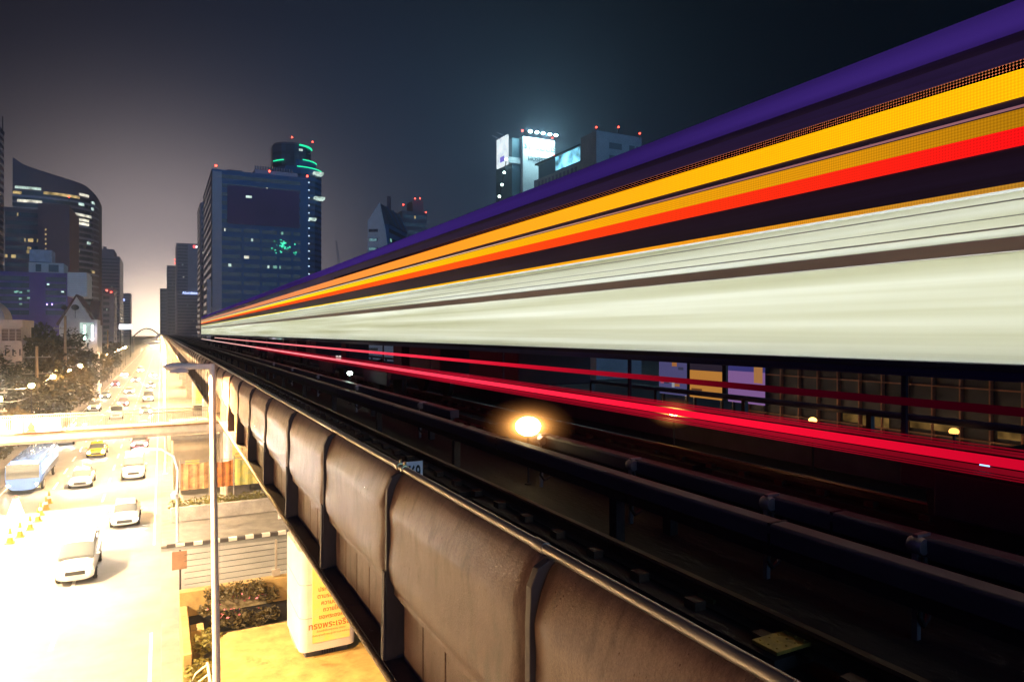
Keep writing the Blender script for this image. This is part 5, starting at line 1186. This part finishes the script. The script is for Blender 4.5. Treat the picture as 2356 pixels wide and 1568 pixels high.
def car(kind, colour, x, y, label, rz=0.0, cat=None):
    k = (kind, colour)
    if k not in protos: o = protos[k] = make_car(kind, colour)
    else: o = copy_tree(protos[k])
    o.location = (x, y, .01); o.rotation_euler = (0, 0, rz); o['label'] = label; o['category'] = cat or ('van' if kind == 'van' else 'bus' if kind == 'bus' else 'car')
    o['group'] = 'traffic on the bright avenue'
LANES = {'viaduct': -2.2, 'middle': -6.1, 'kerb': -10.0}
ORD = ['nearest', 'second', 'third', 'fourth', 'fifth', 'sixth', 'seventh', 'eighth', 'ninth', 'tenth']
plan = {'viaduct': [('sedan', 'white', 55), ('van', 'white', 72), ('sedan', 'pink', 90), ('sedan', 'silver', 104), ('sedan', 'white', 126), ('van', 'silver', 150), ('sedan', 'white', 185), ('sedan', 'silver', 230)],
        'middle': [('van', 'white', 44.5), ('sedan', 'silver', 70), ('sedan', 'yellow and green', 86), ('sedan', 'white', 101), ('van', 'white', 122), ('sedan', 'pink', 142), ('sedan', 'white', 170), ('sedan', 'silver', 210), ('van', 'white', 260)],
        'kerb': [('bus', 'blue', 73), ('sedan', 'silver', 97), ('sedan', 'black', 112), ('van', 'white', 135), ('sedan', 'white', 160), ('sedan', 'pink', 195), ('sedan', 'white', 240)]}
for ln, lst in plan.items():
    for i, (k, c, y) in enumerate(lst):
        x = LANES[ln] if not (ln == 'middle' and i == 0) else -4.0
        car(k, c, x, y, '%s %s with glaring headlamps, %s from the viewer in the %s lane' % (c, k, ORD[i], ln))
# cones and a lit warning pyramid
m_cone = mat('cone_orange', (.85, .22, .02), .6)
def make_cone():
    t = thing('traffic_cone', (0, 0, 0), 'cone', 'traffic cone', 'cones along the closed lane')
    MB().box(-.2, .2, -.2, .2, 0, .04).build('base', m_cone, t, local=True, bevel=.01)
    MB().lathe([(.15, .04), (.028, .75), (0, .75)], (0, 0, 0), 14).build('body', m_cone, t, smooth=True, local=True)
    MB().lathe([(.108, .3), (.080, .47), (.078, .47), (.106, .3)], (0, 0, 0), 14).build('white_band', mat('cone_white', (.85, .85, .85), .4), t, smooth=True, local=True)
    return t
cpx = [(113, 1157, 'farthest orange cone of the line on the left'), (106, 1171, 'second farthest orange cone of the line'), (93, 1185, 'orange cone in the middle of the line'), (87, 1199, 'orange cone just nearer than the middle one'), (69, 1218, 'second nearest orange cone with a white band'), (46, 1234, 'nearest orange cone of the line'), (23, 1249, 'leftmost orange cone close to the frame edge')]
cn = make_cone()
for i, (a, b, lb) in enumerate(cpx):
    c = cn if i == 0 else copy_tree(cn); p = at_z(a, b, 0); c.location = (p.x, p.y, .006); c['label'] = lb; c.scale = (1.25,)*3
p = at_z(36, 1196, 0); wy = thing('warning_pyramid', (p.x, p.y, 0), 'glowing white warning pyramid with a red lamp on top beside the cones', 'warning light')
MB().lathe([(.62, .0), (.6, .1), (.16, 1.5), (0, 1.5)], (p.x, p.y, .01), 4).build('shell', emit('pyramid_white', (1, 1, 1), 3.5), wy)
MB().ball((p.x, p.y, 1.6), .12, 10, 6).build('lamp', m_redled, wy, smooth=True)

# ================================================================== night haze
hz = MB().box(-160, 380, -26, 1150, -1.6, 165).build('haze', None, local=True)
hm = bpy.data.materials.new('haze_air'); hm.use_nodes = True; t = hm.node_tree; t.nodes.clear()
o_ = t.nodes.new('ShaderNodeOutputMaterial'); pv = t.nodes.new('ShaderNodeVolumePrincipled')
pv.inputs['Color'].default_value = (.68, .80, 1.0, 1); pv.inputs['Density'].default_value = 0.0008; pv.inputs['Anisotropy'].default_value = 0.72
t.links.new(pv.outputs[0], o_.inputs['Volume']); hz.data.materials.append(hm); hz['kind'] = 'stuff'
